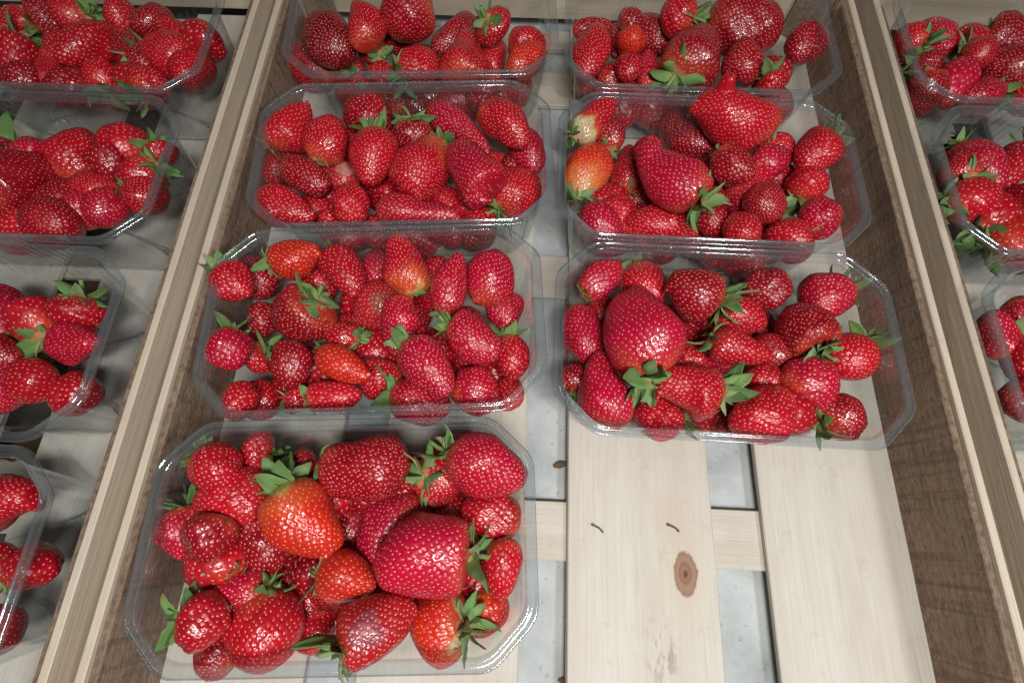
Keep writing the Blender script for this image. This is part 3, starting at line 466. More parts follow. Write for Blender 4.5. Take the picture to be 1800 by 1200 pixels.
["R2",[73.7,77.8,62.0],[73.2,137.0,56.0],42.2,"c","P","L4","huge cone-shaped strawberry with a dark green rosette in the front right punnet",0,[[0.04,-0.152,0.115],[0.117,-0.258,0.241],[0.193,-0.327,0.312],[0.27,-0.36,0.377],[0.347,-0.38,0.41],[0.423,-0.373,0.415],[0.5,-0.366,0.386],[0.577,-0.351,0.349],[0.653,-0.335,0.298],[0.73,-0.316,0.245],[0.807,-0.277,0.187],[0.883,-0.215,0.133],[0.96,-0.069,0.084]]],
["R2",[122.9,127.3,54.5],[89.9,135.3,54.5],34.0,"b","D","L2","broad dark strawberry with two large leaves at its right in the front right punnet",0,[[0.04,-0.052,0.355],[0.117,-0.244,0.415],[0.193,-0.364,0.461],[0.27,-0.438,0.474],[0.347,-0.486,0.487],[0.423,-0.475,0.5],[0.5,-0.463,0.485],[0.577,-0.426,0.466],[0.653,-0.368,0.447],[0.73,-0.311,0.428],[0.807,-0.216,0.406],[0.883,-0.112,0.366],[0.96,0.049,0.326]]],
["R2",[39.9,133.3,35.0],[49.7,94.5,35.0],24.9,"o","P","0","long strawberry lying along the left wall in the front right punnet",0],
["R2",[57.9,142.9,28.1],[58.0,120.0,28.1],18.3,"o","M","0","small strawberry between the wall berry and the huge cone in the front right punnet",0],
["R2",[57.0,53.6,42.6],[49.8,100.0,46.6],31.6,"l","P","0","tall narrow-topped crimson strawberry in the front left bend in the front right punnet",0,[[0.04,-0.061,0.179],[0.117,-0.199,0.236],[0.193,-0.274,0.283],[0.27,-0.315,0.312],[0.347,-0.355,0.318],[0.423,-0.36,0.298],[0.5,-0.345,0.26],[0.577,-0.314,0.223],[0.653,-0.273,0.19],[0.73,-0.236,0.157],[0.807,-0.203,0.129],[0.883,-0.157,0.105],[0.96,-0.069,0.066]]],
["R2",[36.6,78.7,30.9],[38.8,97.3,30.9],17.3,"o","D","u","dark low strawberry with one leaf against the left wall in the front right punnet",0],
["R2",[97.1,89.7,41.0],[103.7,106.1,41.0],20.4,"o","M","0","small strawberry tucked right of the rosette in the front right punnet",0],
["R2",[114.1,71.3,59.0],[76.5,69.3,59.0],31.2,"o","M","L2","round red strawberry with a drooping leaf bunch at its right in the front right punnet",0,[[0.04,-0.058,0.257],[0.117,-0.204,0.357],[0.193,-0.296,0.386],[0.27,-0.356,0.399],[0.347,-0.385,0.413],[0.423,-0.414,0.42],[0.5,-0.308,0.421],[0.577,-0.209,0.423],[0.653,-0.163,0.424],[0.73,-0.116,0.415],[0.807,-0.07,0.388],[0.883,-0.029,0.362],[0.96,0.008,0.242]]],
["R2",[111.8,104.2,54.6],[146.7,91.8,54.6],23.3,"c","M","d","pointed strawberry with dry straw-coloured leaves in the front right punnet",0,[[0.04,-0.089,0.065],[0.117,-0.196,0.288],[0.193,-0.265,0.325],[0.27,-0.29,0.313],[0.347,-0.275,0.301],[0.423,-0.261,0.29],[0.5,-0.246,0.27],[0.577,-0.225,0.243],[0.653,-0.203,0.217],[0.73,-0.181,0.19],[0.807,-0.159,0.153],[0.883,-0.127,0.09],[0.96,-0.095,0.027]]],
["R2",[124.5,124.4,43.0],[152.9,117.7,43.0],22.3,"o","M","0","seedy red strawberry behind the dry-leaved one in the front right punnet",0],
["R2",[167.9,142.3,47.0],[140.1,137.7,47.0],26.2,"o","D","0","dark strawberry at the right of the two large leaves in the front right punnet",0],
["R2",[156.7,85.2,39.9],[136.1,85.2,39.9],21.6,"o","M","0","crimson strawberry above the shiny front one in the front right punnet",0],
["R2",[98.7,62.8,36.4],[70.4,65.3,32.4],26.3,"o","M","L5","strawberry with a yellow-green star at the front rim in the front right punnet",0],
["R2",[151.1,69.6,53.0],[117.4,53.3,53.0],29.8,"o","M","0","smooth shiny bright red strawberry by the front rim in the front right punnet",0],
["R2",[137.5,57.3,32.3],[119.2,58.7,32.3],17.3,"o","D","0","low dark strawberry behind the front rim under the drooping leaves in the front right punnet",0],
["FL",[-163.6,39.9,56.0],[-142.7,24.1,56.0],25.3,"o","M","L","plump strawberry at the far left end, back row, in the front left punnet",0],
["FL",[-170.1,13.5,45.2],[-167.7,-12.6,45.2],26.5,"c","P","u","pointed strawberry against the far left wall in the front left punnet",0],
["FL",[-143.3,8.8,59.0],[-149.9,-13.2,59.0],24.5,"o","D","h1","dark strawberry one in from the far left wall in the front left punnet",0],
["FL",[-152.1,-35.2,59.0],[-130.4,-39.4,59.0],25.5,"c","M","L2","leafy strawberry in the far front left bend in the front left punnet",0],
["FL",[-136.1,-55.6,36.2],[-156.3,-53.2,36.2],23.6,"o","M","0","red strawberry pressed to the front rim at the far left in the front left punnet",0],
["L2",[-171.9,147.7,57.1],[-152.5,129.8,57.1],25.3,"c","M","u","pointed strawberry at the far left end, back row, in the second left punnet",0],
["L2",[-160.8,108.3,57.3],[-154.3,84.6,57.3],24.7,"o","P","L","crimson strawberry at the far left end, middle row, in the second left punnet",0],
["L2",[-154.6,72.2,55.6],[-138.7,66.5,55.6],22.7,"o","M","0","red strawberry at the far left end, front row, in the second left punnet",0],
["R2",[201.7,139.9,48.0],[176.8,119.3,48.0],30.1,"c","P","L","pointed strawberry at the far right end, back row, in the front right punnet",0],
["R2",[205.3,104.9,48.0],[182.9,85.8,48.0],28.9,"o","M","u","plump strawberry at the far right end, middle row, in the front right punnet",0],
["R2",[170.2,58.5,46.0],[194.5,68.1,46.0],27.3,"o","D","L2","dark leafy strawberry at the far right end, front row, in the front right punnet",0],
["R3",[213.3,249.4,51.3],[190.8,223.6,51.3],29.5,"c","M","L","pointed leafy strawberry at the far right end, back row, in the middle right punnet",0],
["R3",[210.2,187.6,46.0],[186.2,195.4,46.0],27.8,"o","P","0","crimson strawberry at the far right end, front row, in the middle right punnet",0],
["R4",[232.6,354.1,46.0],[206.6,330.8,46.0],28.6,"o","D","0","dark strawberry at the far right end in the rear right punnet",0]]
COPIES = [
["FL",58,[-128.5,22.4,42.1],[-165.2,13.3,49.7],1.048,"leftmost strawberry, back row of the front left punnet",1],
["FL",110,[-141.4,-22.0,41.7],[-158.0,2.9,43.1],1.379,"leftmost strawberry, middle row of the front left punnet",1],
["FL",41,[-120.2,-24.1,44.1],[-161.3,-34.3,36.6],1.056,"leftmost strawberry, front row of the front left punnet",1],
["FL",71,[-107.3,-17.6,22.1],[-84.1,-31.7,29.8],0.717,"second leftmost buried strawberry along the bottom front of the front left punnet",0],
["FL",126,[-102.4,-22.2,16.0],[-64.7,-34.4,21.8],1.072,"third leftmost buried strawberry along the bottom front of the front left punnet",0],
["FL",77,[-97.8,-37.9,19.0],[-122.8,-25.9,24.5],0.998,"leftmost buried strawberry along the bottom front of the front left punnet",0],
["FL",37,[-8.9,-16.0,18.0],[-26.0,-33.9,27.6],1.139,"fifth leftmost buried strawberry along the bottom front of the front left punnet",0],
["FL",29,[-34.6,-44.6,23.9],[-20.2,-20.4,27.5],1.23,"fourth leftmost buried strawberry along the bottom front of the front left punnet",0],
["FL",28,[-100.3,-25.5,23.7],[-114.1,-7.4,24.9],1.371,"leftmost buried strawberry along the bottom middle of the front left punnet",0],
["FL",101,[-10.7,-19.6,9.9],[-39.1,18.1,33.9],1.096,"second leftmost buried strawberry along the bottom middle of the front left punnet",0],
["FL",7,[-93.5,25.4,12.0],[-52.5,21.5,33.0],1.357,"second leftmost buried strawberry along the bottom back of the front left punnet",0],
["FL",14,[-112.1,-1.3,14.6],[-91.0,29.8,37.3],1.49,"leftmost buried strawberry along the bottom back of the front left punnet",0],
["FL",119,[-44.4,28.7,21.2],[-64.5,41.3,25.0],1.359,"third leftmost buried strawberry along the bottom back of the front left punnet",0],
["L2",12,[-126.4,92.8,16.8],[-99.6,84.1,28.6],1.395,"third leftmost buried strawberry along the bottom front of the second left punnet",0],
["L2",123,[-136.9,93.6,17.9],[-125.0,70.6,32.0],1.045,"leftmost buried strawberry along the bottom front of the second left punnet",0],
["L2",18,[-9.9,101.8,20.3],[-15.8,81.6,25.7],1.446,"fourth leftmost buried strawberry along the bottom front of the second left punnet",0],
["L2",29,[-88.5,93.1,15.2],[-79.9,119.6,30.7],1.38,"second leftmost buried strawberry along the bottom middle of the second left punnet",0],
["L2",68,[-35.2,155.3,12.9],[-55.5,137.2,29.6],0.792,"third leftmost buried strawberry along the bottom back of the second left punnet",0],
["L2",63,[-8.9,117.2,13.5],[-31.3,86.9,25.8],1.33,"sixth leftmost buried strawberry along the bottom middle of the second left punnet",0],
["L2",124,[-37.0,116.8,19.1],[-56.0,97.8,24.7],1.335,"fourth leftmost buried strawberry along the bottom middle of the second left punnet",0],
["L2",21,[-69.3,129.7,9.2],[-57.8,97.2,28.1],1.464,"third leftmost buried strawberry along the bottom middle of the second left punnet",0],
["L2",71,[-107.4,107.3,18.1],[-97.2,129.3,33.6],0.73,"leftmost buried strawberry along the bottom middle of the second left punnet",0],
["L2",28,[-128.3,106.0,22.5],[-116.1,86.2,29.0],1.45,"second leftmost buried strawberry along the bottom front of the second left punnet",0],
["L2",94,[-38.7,129.1,17.7],[-20.4,112.9,34.0],1.025,"fifth leftmost buried strawberry along the bottom middle of the second left punnet",0],
["L2",40,[-70.1,149.5,11.4],[-61.6,122.7,26.0],1.24,"second leftmost buried strawberry along the bottom back of the second left punnet",0],
["L2",124,[-89.1,126.4,18.4],[-109.7,151.1,20.4],1.564,"leftmost buried strawberry along the bottom back of the second left punnet",0],
["L3",21,[-60.5,220.1,14.3],[-48.0,187.2,34.0],1.503,"seventh leftmost buried strawberry along the bottom front of the third left punnet",0],
["L3",119,[-92.9,183.3,19.6],[-88.7,205.0,29.5],1.374,"fourth leftmost buried strawberry along the bottom front of the third left punnet",0],
["L3",25,[-42.8,216.3,12.9],[-40.2,183.3,25.9],0.95,"eighth leftmost buried strawberry along the bottom front of the third left punnet",0],
["L3",40,[-83.3,212.6,18.6],[-66.0,189.0,27.9],1.204,"fifth leftmost buried strawberry along the bottom front of the third left punnet",0],
["L3",12,[-111.8,208.4,20.8],[-110.5,180.1,30.1],1.362,"third leftmost buried strawberry along the bottom front of the third left punnet",0],
["L3",123,[-18.9,214.6,16.8],[-33.2,184.5,23.4],1.205,"ninth leftmost buried strawberry along the bottom front of the third left punnet",0],
["L3",63,[-136.8,201.4,15.6],[-100.7,207.7,25.9],1.275,"second leftmost buried strawberry along the bottom front of the third left punnet",0],
["L3",12,[-23.1,204.2,19.2],[-42.9,224.3,28.1],1.35,"third leftmost buried strawberry along the bottom middle of the third left punnet",0],
["L3",68,[-35.3,249.2,14.6],[1.6,247.9,19.4],0.923,"leftmost buried strawberry along the bottom back of the third left punnet",0],
["L3",12,[-79.7,225.9,11.8],[-102.8,237.3,29.3],1.423,"second leftmost buried strawberry along the bottom middle of the third left punnet",0],
["L3",6,[-134.9,253.1,17.5],[-129.6,206.0,25.7],1.07,"leftmost buried strawberry along the bottom middle of the third left punnet",0],
["L3",28,[9.0,247.4,20.2],[-7.9,237.8,28.2],1.262,"fourth leftmost buried strawberry along the bottom middle of the third left punnet",0],
["L3",40,[-135.9,197.0,17.8],[-125.9,219.5,31.8],1.108,"leftmost buried strawberry along the bottom front of the third left punnet",0],
["L3",124,[-54.1,200.6,11.1],[-77.4,189.7,24.8],1.415,"sixth leftmost buried strawberry along the bottom front of the third left punnet",0],
["L4",106,[-13.5,323.7,9.4],[-58.4,309.4,26.6],0.993,"seventh leftmost buried strawberry along the bottom front of the rear left punnet",0],
["L4",87,[-116.1,304.8,18.1],[-85.8,327.8,23.3],1.049,"third leftmost buried strawberry along the bottom front of the rear left punnet",0],
["L4",108,[-85.6,303.9,13.7],[-87.7,335.0,22.8],1.308,"fourth leftmost buried strawberry along the bottom front of the rear left punnet",0],
["L4",126,[-27.5,323.9,20.1],[5.7,313.3,27.1],0.95,"ninth leftmost buried strawberry along the bottom front of the rear left punnet",0],
["L4",35,[-63.8,301.2,9.0],[-82.3,323.8,27.0],1.187,"fifth leftmost buried strawberry along the bottom front of the rear left punnet",0],
["L4",63,[-115.1,301.6,17.1],[-119.2,331.4,29.9],1.094,"second leftmost buried strawberry along the bottom front of the rear left punnet",0],
["L4",123,[-48.1,317.3,16.8],[-79.4,319.9,20.1],1.122,"sixth leftmost buried strawberry along the bottom front of the rear left punnet",0],
["L4",119,[-13.2,319.9,19.0],[-32.6,303.7,30.4],1.577,"eighth leftmost buried strawberry along the bottom front of the rear left punnet",0],
["L4",108,[13.3,326.1,16.0],[-12.9,342.2,17.6],1.239,"leftmost buried strawberry along the bottom middle of the rear left punnet",0],
["L4",12,[-112.1,317.1,13.5],[-138.3,329.9,21.2],1.38,"leftmost buried strawberry along the bottom front of the rear left punnet",0],
["R2",44,[151.9,77.3,48.8],[181.5,82.1,50.9],1.127,"rightmost strawberry, front row of the front right punnet",1],
["R2",27,[145.2,105.3,33.3],[167.0,96.7,46.8],0.912,"second rightmost strawberry, middle row of the front right punnet",1],
["R2",30,[176.0,96.0,53.8],[165.9,128.1,45.9],1.006,"rightmost strawberry, middle row of the front right punnet",1],
["R2",124,[141.6,70.8,41.7],[169.6,59.6,45.2],1.476,"second rightmost strawberry, front row of the front right punnet",1],
["R2",12,[112.9,85.9,10.6],[121.8,57.1,25.1],1.527,"second rightmost buried strawberry along the bottom front of the front right punnet",0],
["R2",71,[130.9,79.1,18.0],[122.0,54.1,27.1],0.713,"rightmost buried strawberry along the bottom front of the front right punnet",0],
["R2",123,[169.3,130.7,18.5],[142.3,114.8,20.1],1.112,"rightmost buried strawberry along the bottom back of the front right punnet",0],
["R2",35,[124.0,125.4,20.0],[87.6,124.4,28.1],1.293,"third rightmost buried strawberry along the bottom back of the front right punnet",0],
["R2",26,[122.0,106.5,15.2],[143.6,135.4,30.8],1.427,"second rightmost buried strawberry along the bottom back of the front right punnet",0],
["R2",25,[105.5,81.8,11.7],[137.7,101.3,24.6],1.064,"rightmost buried strawberry along the bottom middle of the front right punnet",0],
["R3",71,[159.8,212.4,47.8],[167.2,186.0,49.6],0.697,"second rightmost strawberry, middle row of the middle right punnet",1],
["R3",89,[192.5,206.7,40.8],[200.2,230.3,46.4],0.974,"rightmost strawberry, middle row of the middle right punnet",1],
["R3",26,[160.3,227.3,34.4],[188.2,242.7,46.8],1.242,"rightmost strawberry, back row of the middle right punnet",1],
["R3",81,[189.0,185.5,39.7],[164.5,175.9,41.5],1.111,"rightmost strawberry, front row of the middle right punnet",1],
["R3",124,[155.0,194.0,13.2],[168.7,168.6,24.5],1.507,"second rightmost buried strawberry along the bottom front of the middle right punnet",0],
["R3",7,[52.2,207.3,15.9],[81.5,183.9,18.7],1.104,"eighth rightmost buried strawberry along the bottom front of the middle right punnet",0],
["R3",70,[148.3,191.0,14.5],[112.6,184.5,27.7],0.987,"fourth rightmost buried strawberry along the bottom front of the middle right punnet",0],
["R3",74,[73.6,210.6,13.8],[87.6,177.8,30.8],0.834,"seventh rightmost buried strawberry along the bottom front of the middle right punnet",0],
["R3",28,[89.9,183.5,14.8],[108.4,199.1,21.3],1.505,"sixth rightmost buried strawberry along the bottom front of the middle right punnet",0],
["R3",94,[165.9,197.7,17.9],[179.2,172.5,28.9],1.064,"rightmost buried strawberry along the bottom front of the middle right punnet",0],
["R3",27,[130.8,173.7,17.9],[151.5,191.8,32.9],1.06,"third rightmost buried strawberry along the bottom front of the middle right punnet",0],
["R3",18,[95.6,181.6,18.7],[115.5,185.4,24.9],1.411,"fifth rightmost buried strawberry along the bottom front of the middle right punnet",0],
["R3",108,[81.3,223.1,17.7],[53.6,218.4,29.3],1.224,"fourth rightmost buried strawberry along the bottom middle of the middle right punnet",0],
["R3",73,[122.4,236.1,9.7],[80.7,220.2,24.0],1.045,"second rightmost buried strawberry along the bottom middle of the middle right punnet",0],
["R3",63,[82.3,216.7,23.8],[53.2,197.1,26.7],1.181,"third rightmost buried strawberry along the bottom middle of the middle right punnet",0],
["R3",87,[131.6,203.4,20.0],[148.1,231.4,29.8],0.927,"rightmost buried strawberry along the bottom middle of the middle right punnet",0],
["R3",119,[150.9,232.8,17.5],[137.6,252.4,33.3],1.614,"second rightmost buried strawberry along the bottom back of the middle right punnet",0],
["R3",21,[198.4,228.0,15.0],[173.0,245.1,33.0],1.325,"rightmost buried strawberry along the bottom back of the middle right punnet",0],
["R4",18,[195.4,309.3,41.1],[189.9,331.8,42.5],1.546,"rightmost strawberry, middle row of the rear right punnet",1],
["R4",36,[183.0,306.7,52.5],[188.9,294.9,46.9],1.06,"rightmost strawberry, front row of the rear right punnet",1],
["R4",21,[112.6,293.2,19.4],[90.1,324.9,30.6],1.509,"fifth rightmost buried strawberry along the bottom front of the rear right punnet",0],
["R4",18,[134.0,292.8,17.7],[141.9,315.0,22.0],1.596,"second rightmost buried strawberry along the bottom front of the rear right punnet",0],
["R4",12,[72.4,296.6,20.1],[98.8,313.9,27.5],1.481,"sixth rightmost buried strawberry along the bottom front of the rear right punnet",0],
["R4",28,[121.2,292.4,16.6],[106.6,308.6,21.4],1.344,"fourth rightmost buried strawberry along the bottom front of the rear right punnet",0],
["R4",25,[78.8,329.0,15.0],[70.0,292.1,26.5],1.061,"seventh rightmost buried strawberry along the bottom front of the rear right punnet",0],
["R4",12,[128.1,322.1,12.5],[129.7,298.1,27.5],1.295,"third rightmost buried strawberry along the bottom front of the rear right punnet",0],
["R4",26,[187.2,296.6,15.9],[209.8,326.4,18.5],1.36,"rightmost buried strawberry along the bottom front of the rear right punnet",0],
["R4",71,[73.2,344.9,17.0],[49.8,326.5,22.9],0.769,"rightmost buried strawberry along the bottom middle of the rear right punnet",0],
["NL1",120,[-282.8,15.8,47.5],[-244.8,13.3,46.5],1.011,"rightmost strawberry, back row of the front punnet of the far left crate",1],
["NL1",37,[-258.1,-54.5,36.9],[-252.7,-33.2,46.4],1.028,"rightmost strawberry, front row of the front punnet of the far left crate",1],
["NL1",52,[-252.8,-20.5,48.4],[-270.7,-13.2,43.8],0.935,"second rightmost strawberry, middle row of the front punnet of the far left crate",1],
["NL1",119,[-246.9,-25.0,41.1],[-243.9,-3.6,42.8],1.232,"rightmost strawberry, middle row of the front punnet of the far left crate",1],
["NL2",73,[-316.8,98.6,40.1],[-281.0,93.1,48.8],0.83,"second rightmost strawberry, middle row of the second punnet of the far left crate",1],
["NL2",75,[-258.5,134.2,47.8],[-263.2,114.9,40.8],1.105,"rightmost strawberry, back row of the second punnet of the far left crate",1],
["NL2",37,[-262.1,86.2,43.4],[-279.6,74.4,55.1],1.035,"second rightmost strawberry, front row of the second punnet of the far left crate",1],
["NL2",117,[-272.1,108.9,37.8],[-234.3,102.2,54.8],0.892,"rightmost strawberry, middle row of the second punnet of the far left crate",1],
["NL2",110,[-277.3,108.6,43.8],[-293.6,131.8,36.6],1.345,"second rightmost strawberry, back row of the second punnet of the far left crate",1],
["NL2",25,[-280.1,85.6,33.7],[-300.8,66.0,50.2],0.88,"third rightmost strawberry, front row of the second punnet of the far left crate",1],
["NL2",42,[-301.1,107.4,39.8],[-321.7,144.5,40.5],1.204,"third rightmost strawberry, back row of the second punnet of the far left crate",1],
["NL2",124,[-260.9,69.3,38.8],[-238.1,79.3,43.1],1.228,"rightmost strawberry, front row of the second punnet of the far left crate",1],
["NL3",16,[-286.8,219.6,31.8],[-310.3,196.2,49.1],1.029,"fifth rightmost strawberry, middle row of the third punnet of the far left crate",1],
["NL3",42,[-357.2,255.6,38.0],[-353.4,213.0,47.4],1.24,"seventh rightmost strawberry, middle row of the third punnet of the far left crate",1],
["NL3",126,[-299.2,225.1,37.1],[-299.3,265.2,43.6],1.087,"third rightmost strawberry, back row of the third punnet of the far left crate",1],
["NL3",18,[-270.8,236.4,43.5],[-266.0,220.5,51.5],1.227,"third rightmost strawberry, middle row of the third punnet of the far left crate",1],
["NL3",44,[-272.1,196.4,41.2],[-250.9,198.9,54.5],0.942,"rightmost strawberry, front row of the third punnet of the far left crate",1],
["NL3",44,[-271.1,194.2,37.1],[-291.0,201.9,50.0],0.938,"second rightmost strawberry, front row of the third punnet of the far left crate",1],
["NL3",90,[-336.5,197.0,54.9],[-311.3,238.2,40.1],0.989,"sixth rightmost strawberry, middle row of the third punnet of the far left crate",1],
["NL3",70,[-342.5,192.9,32.1],[-302.1,191.5,51.8],1.15,"fourth rightmost strawberry, front row of the third punnet of the far left crate",1],
["NL3",125,[-252.4,238.0,38.9],[-280.4,258.4,48.7],1.252,"second rightmost strawberry, back row of the third punnet of the far left crate",1],
["NL3",129,[-334.3,234.2,45.2],[-317.4,254.1,40.1],1.015,"fourth rightmost strawberry, back row of the third punnet of the far left crate",1],
["NL3",75,[-245.1,245.9,47.8],[-235.6,232.4,44.1],0.886,"rightmost strawberry, back row of the third punnet of the far left crate",1],
["NL3",128,[-233.0,227.5,53.0],[-256.5,213.7,41.7],1.125,"second rightmost strawberry, middle row of the third punnet of the far left crate",1],
["NL3",3,[-249.4,208.3,49.7],[-226.8,200.2,50.2],0.899,"rightmost strawberry, middle row of the third punnet of the far left crate",1],
["NL3",68,[-262.8,211.0,39.8],[-292.2,218.9,44.3],0.763,"fourth rightmost strawberry, middle row of the third punnet of the far left crate",1],
["NL3",71,[-305.0,187.3,44.2],[-273.0,178.9,55.8],0.89,"third rightmost strawberry, front row of the third punnet of the far left crate",1],
["NL4",121,[-368.9,350.0,49.0],[-367.8,300.2,34.9],1.397,"seventh rightmost strawberry, middle row of the rear punnet of the far left crate",1],
["NL4",81,[-317.8,365.9,53.2],[-340.1,372.6,43.1],1.067,"fourth rightmost strawberry, back row of the rear punnet of the far left crate",1],
["NL4",73,[-297.5,351.8,41.6],[-264.3,317.3,47.4],1.074,"fourth rightmost strawberry, middle row of the rear punnet of the far left crate",1],
["NL4",123,[-312.1,311.9,39.2],[-339.7,299.6,43.9],1.086,"fourth rightmost strawberry, front row of the rear punnet of the far left crate",1],
["NL4",58,[-270.3,331.2,45.0],[-236.3,333.0,53.2],0.952,"third rightmost strawberry, middle row of the rear punnet of the far left crate",1],
["NL4",81,[-263.9,290.4,49.1],[-252.8,311.1,45.2],1.004,"rightmost strawberry, front row of the rear punnet of the far left crate",1],
["NL4",87,[-266.5,375.6,42.2],[-279.9,349.8,55.8],0.878,"second rightmost strawberry, back row of the rear punnet of the far left crate",1],
["NL4",37,[-278.2,322.9,35.9],[-272.9,292.6,44.6],1.373,"second rightmost strawberry, front row of the rear punnet of the far left crate",1],
["NL4",30,[-364.8,361.2,47.4],[-338.8,378.6,39.6],0.936,"fifth rightmost strawberry, back row of the rear punnet of the far left crate",1],
["NL4",54,[-303.9,359.8,35.4],[-322.6,314.2,58.9],1.251,"fifth rightmost strawberry, middle row of the rear punnet of the far left crate",1],
["NL4",108,[-336.1,327.4,45.5],[-328.5,352.3,50.8],1.069,"sixth rightmost strawberry, middle row of the rear punnet of the far left crate",1],
["NL4",125,[-294.9,299.0,44.3],[-303.7,325.4,43.8],0.971,"third rightmost strawberry, front row of the rear punnet of the far left crate",1],
["NL4",70,[-236.6,351.8,35.2],[-265.5,361.9,54.6],0.927,"rightmost strawberry, back row of the rear punnet of the far left crate",1],
["NL4",28,[-350.9,310.7,43.8],[-349.6,294.5,54.8],1.184,"sixth rightmost strawberry, front row of the rear punnet of the far left crate",1],
["NL4",112,[-363.7,372.4,45.0],[-388.6,356.1,49.3],0.871,"sixth rightmost strawberry, back row of the rear punnet of the far left crate",1],
["NL4",126,[-233.8,335.7,34.3],[-236.1,303.4,52.9],1.0,"rightmost strawberry, middle row of the rear punnet of the far left crate",1],
["NL4",81,[-311.1,374.0,42.6],[-289.9,365.0,42.0],0.968,"third rightmost strawberry, back row of the rear punnet of the far left crate",1],
["NL4",74,[-340.4,305.7,35.9],[-338.9,334.6,52.1],0.699,"fifth rightmost strawberry, front row of the rear punnet of the far left crate",1],
["NL4",119,[-241.4,335.0,47.3],[-226.1,357.8,48.8],1.566,"second rightmost strawberry, middle row of the rear punnet of the far left crate",1],
["NR2",45,[298.8,108.6,42.0],[300.5,73.4,49.8],1.308,"leftmost strawberry, middle row of the front punnet of the far right crate",1],
["NR2",128,[300.5,64.9,52.8],[273.6,72.6,45.8],1.1,"leftmost strawberry, front row of the front punnet of the far right crate",1],
["NR2",44,[300.6,131.6,42.8],[313.8,113.5,49.0],0.871,"second leftmost strawberry, back row of the front punnet of the far right crate",1],
["NR2",26,[291.0,95.7,41.8],[285.9,125.1,48.6],1.109,"leftmost strawberry, back row of the front punnet of the far right crate",1],
["NR3",89,[282.7,202.2,46.0],[311.5,200.6,53.7],1.141,"leftmost strawberry, middle row of the middle punnet of the far right crate",1],
["NR3",121,[350.2,244.3,49.1],[321.4,213.2,45.4],1.149,"third leftmost strawberry, back row of the middle punnet of the far right crate",1],
["NR3",9,[305.0,172.6,40.3],[340.8,179.5,52.8],1.318,"leftmost strawberry, front row of the middle punnet of the far right crate",1],
["NR3",3,[296.7,214.2,54.6],[295.4,235.2,45.4],0.863,"leftmost strawberry, back row of the middle punnet of the far right crate",1],
["NR3",94,[335.2,212.8,39.5],[335.6,185.7,54.4],1.081,"third leftmost strawberry, middle row of the middle punnet of the far right crate",1],
["NR3",43,[307.7,252.5,43.8],[316.0,209.1,50.8],1.265,"second leftmost strawberry, back row of the middle punnet of the far right crate",1],
["NR3",33,[301.1,183.4,40.4],[329.8,204.1,41.9],1.686,"second leftmost strawberry, middle row of the middle punnet of the far right crate",1],
["NR4",29,[338.8,357.4,41.3],[354.8,336.6,45.7],1.152,"third leftmost strawberry, back row of the rear punnet of the far right crate",1],
["NR4",30,[378.4,312.3,47.8],[346.9,327.6,44.5],1.02,"fourth leftmost strawberry, middle row of the rear punnet of the far right crate",1],
["NR4",30,[300.8,311.9,45.3],[297.4,285.0,35.1],0.841,"leftmost strawberry, front row of the rear punnet of the far right crate",1],
["NR4",52,[297.9,328.7,45.6],[309.2,314.3,43.9],0.866,"leftmost strawberry, middle row of the rear punnet of the far right crate",1],
["NR4",30,[360.3,357.9,40.7],[385.1,337.7,47.2],0.948,"fourth leftmost strawberry, back row of the rear punnet of the far right crate",1],
["NR4",42,[353.8,301.1,41.2],[320.8,289.4,45.7],0.999,"second leftmost strawberry, front row of the rear punnet of the far right crate",1],
["NR4",21,[311.3,295.5,35.3],[333.3,322.8,51.5],1.442,"second leftmost strawberry, middle row of the rear punnet of the far right crate",1],
["NR4",25,[316.4,368.6,43.9],[324.7,335.1,48.3],0.93,"second leftmost strawberry, back row of the rear punnet of the far right crate",1],
["NR4",110,[382.4,306.0,41.6],[362.9,290.9,40.0],1.137,"third leftmost strawberry, front row of the rear punnet of the far right crate",1],
["NR4",89,[302.3,333.9,51.2],[294.4,356.8,42.9],0.977,"leftmost strawberry, back row of the rear punnet of the far right crate",1],
["NR4",3,[334.3,337.7,48.1],[351.0,322.7,49.7],0.844,"third leftmost strawberry, middle row of the rear punnet of the far right crate",1]]
PUNNETS = {"FL": [-0.083, -0.0015, 1.0], "L2": [-0.077, 0.1145, 2.0], "L3": [-0.069, 0.228, 1.5], "L4": [-0.063, 0.3425, 0.8], "R2": [0.118, 0.1005, -3.2], "R3": [0.1235, 0.216, -3.0], "R4": [0.1325, 0.3335, -2.6], "NL1": [-0.322, -0.012, -2.6], "NL2": [-0.317, 0.104, -2.6], "NL3": [-0.312, 0.22, -2.6], "NL4": [-0.306, 0.336, -2.6], "NR2": [0.359, 0.088, -2.6], "NR3": [0.364, 0.205, -2.6], "NR4": [0.37, 0.322, -2.6]}

for i, (k, (x, y, r)) in enumerate(PUNNETS.items()):
    p = empty('punnet', (x, y, (.0052 if k == 'L4' else .0004) + .00015 * (i % 3)), R(r)); tag(p, punnet_label[k], 'punnet', 'clear plastic strawberry punnets')
    link('rim', rim_me, p); link('side_wall', wall_me, p); link('base', base_me, p)

# ------------------------------------------------------------------ strawberries
SHAPE = {'c': (.40, .68), 'r': (.48, .52), 'o': (.44, .57), 'l': (.42, .76), 'b': (.36, .40), 'x': (.46, .40)}
FLESH = {'D': (.28, .003, .012), 'M': (.46, .004, .017), 'P': (.45, .0035, .033), 'O': (.62, .024, .007), 'B': (.42, .012, .018), 'R': (.42, .014, .022), 'G': (.42, .022, .030), 'K': (.16, .004, .010)}  # K: red darkened to put the rear punnet's shadow into the colour
GOLD = math.pi * (3 - math.sqrt(5))

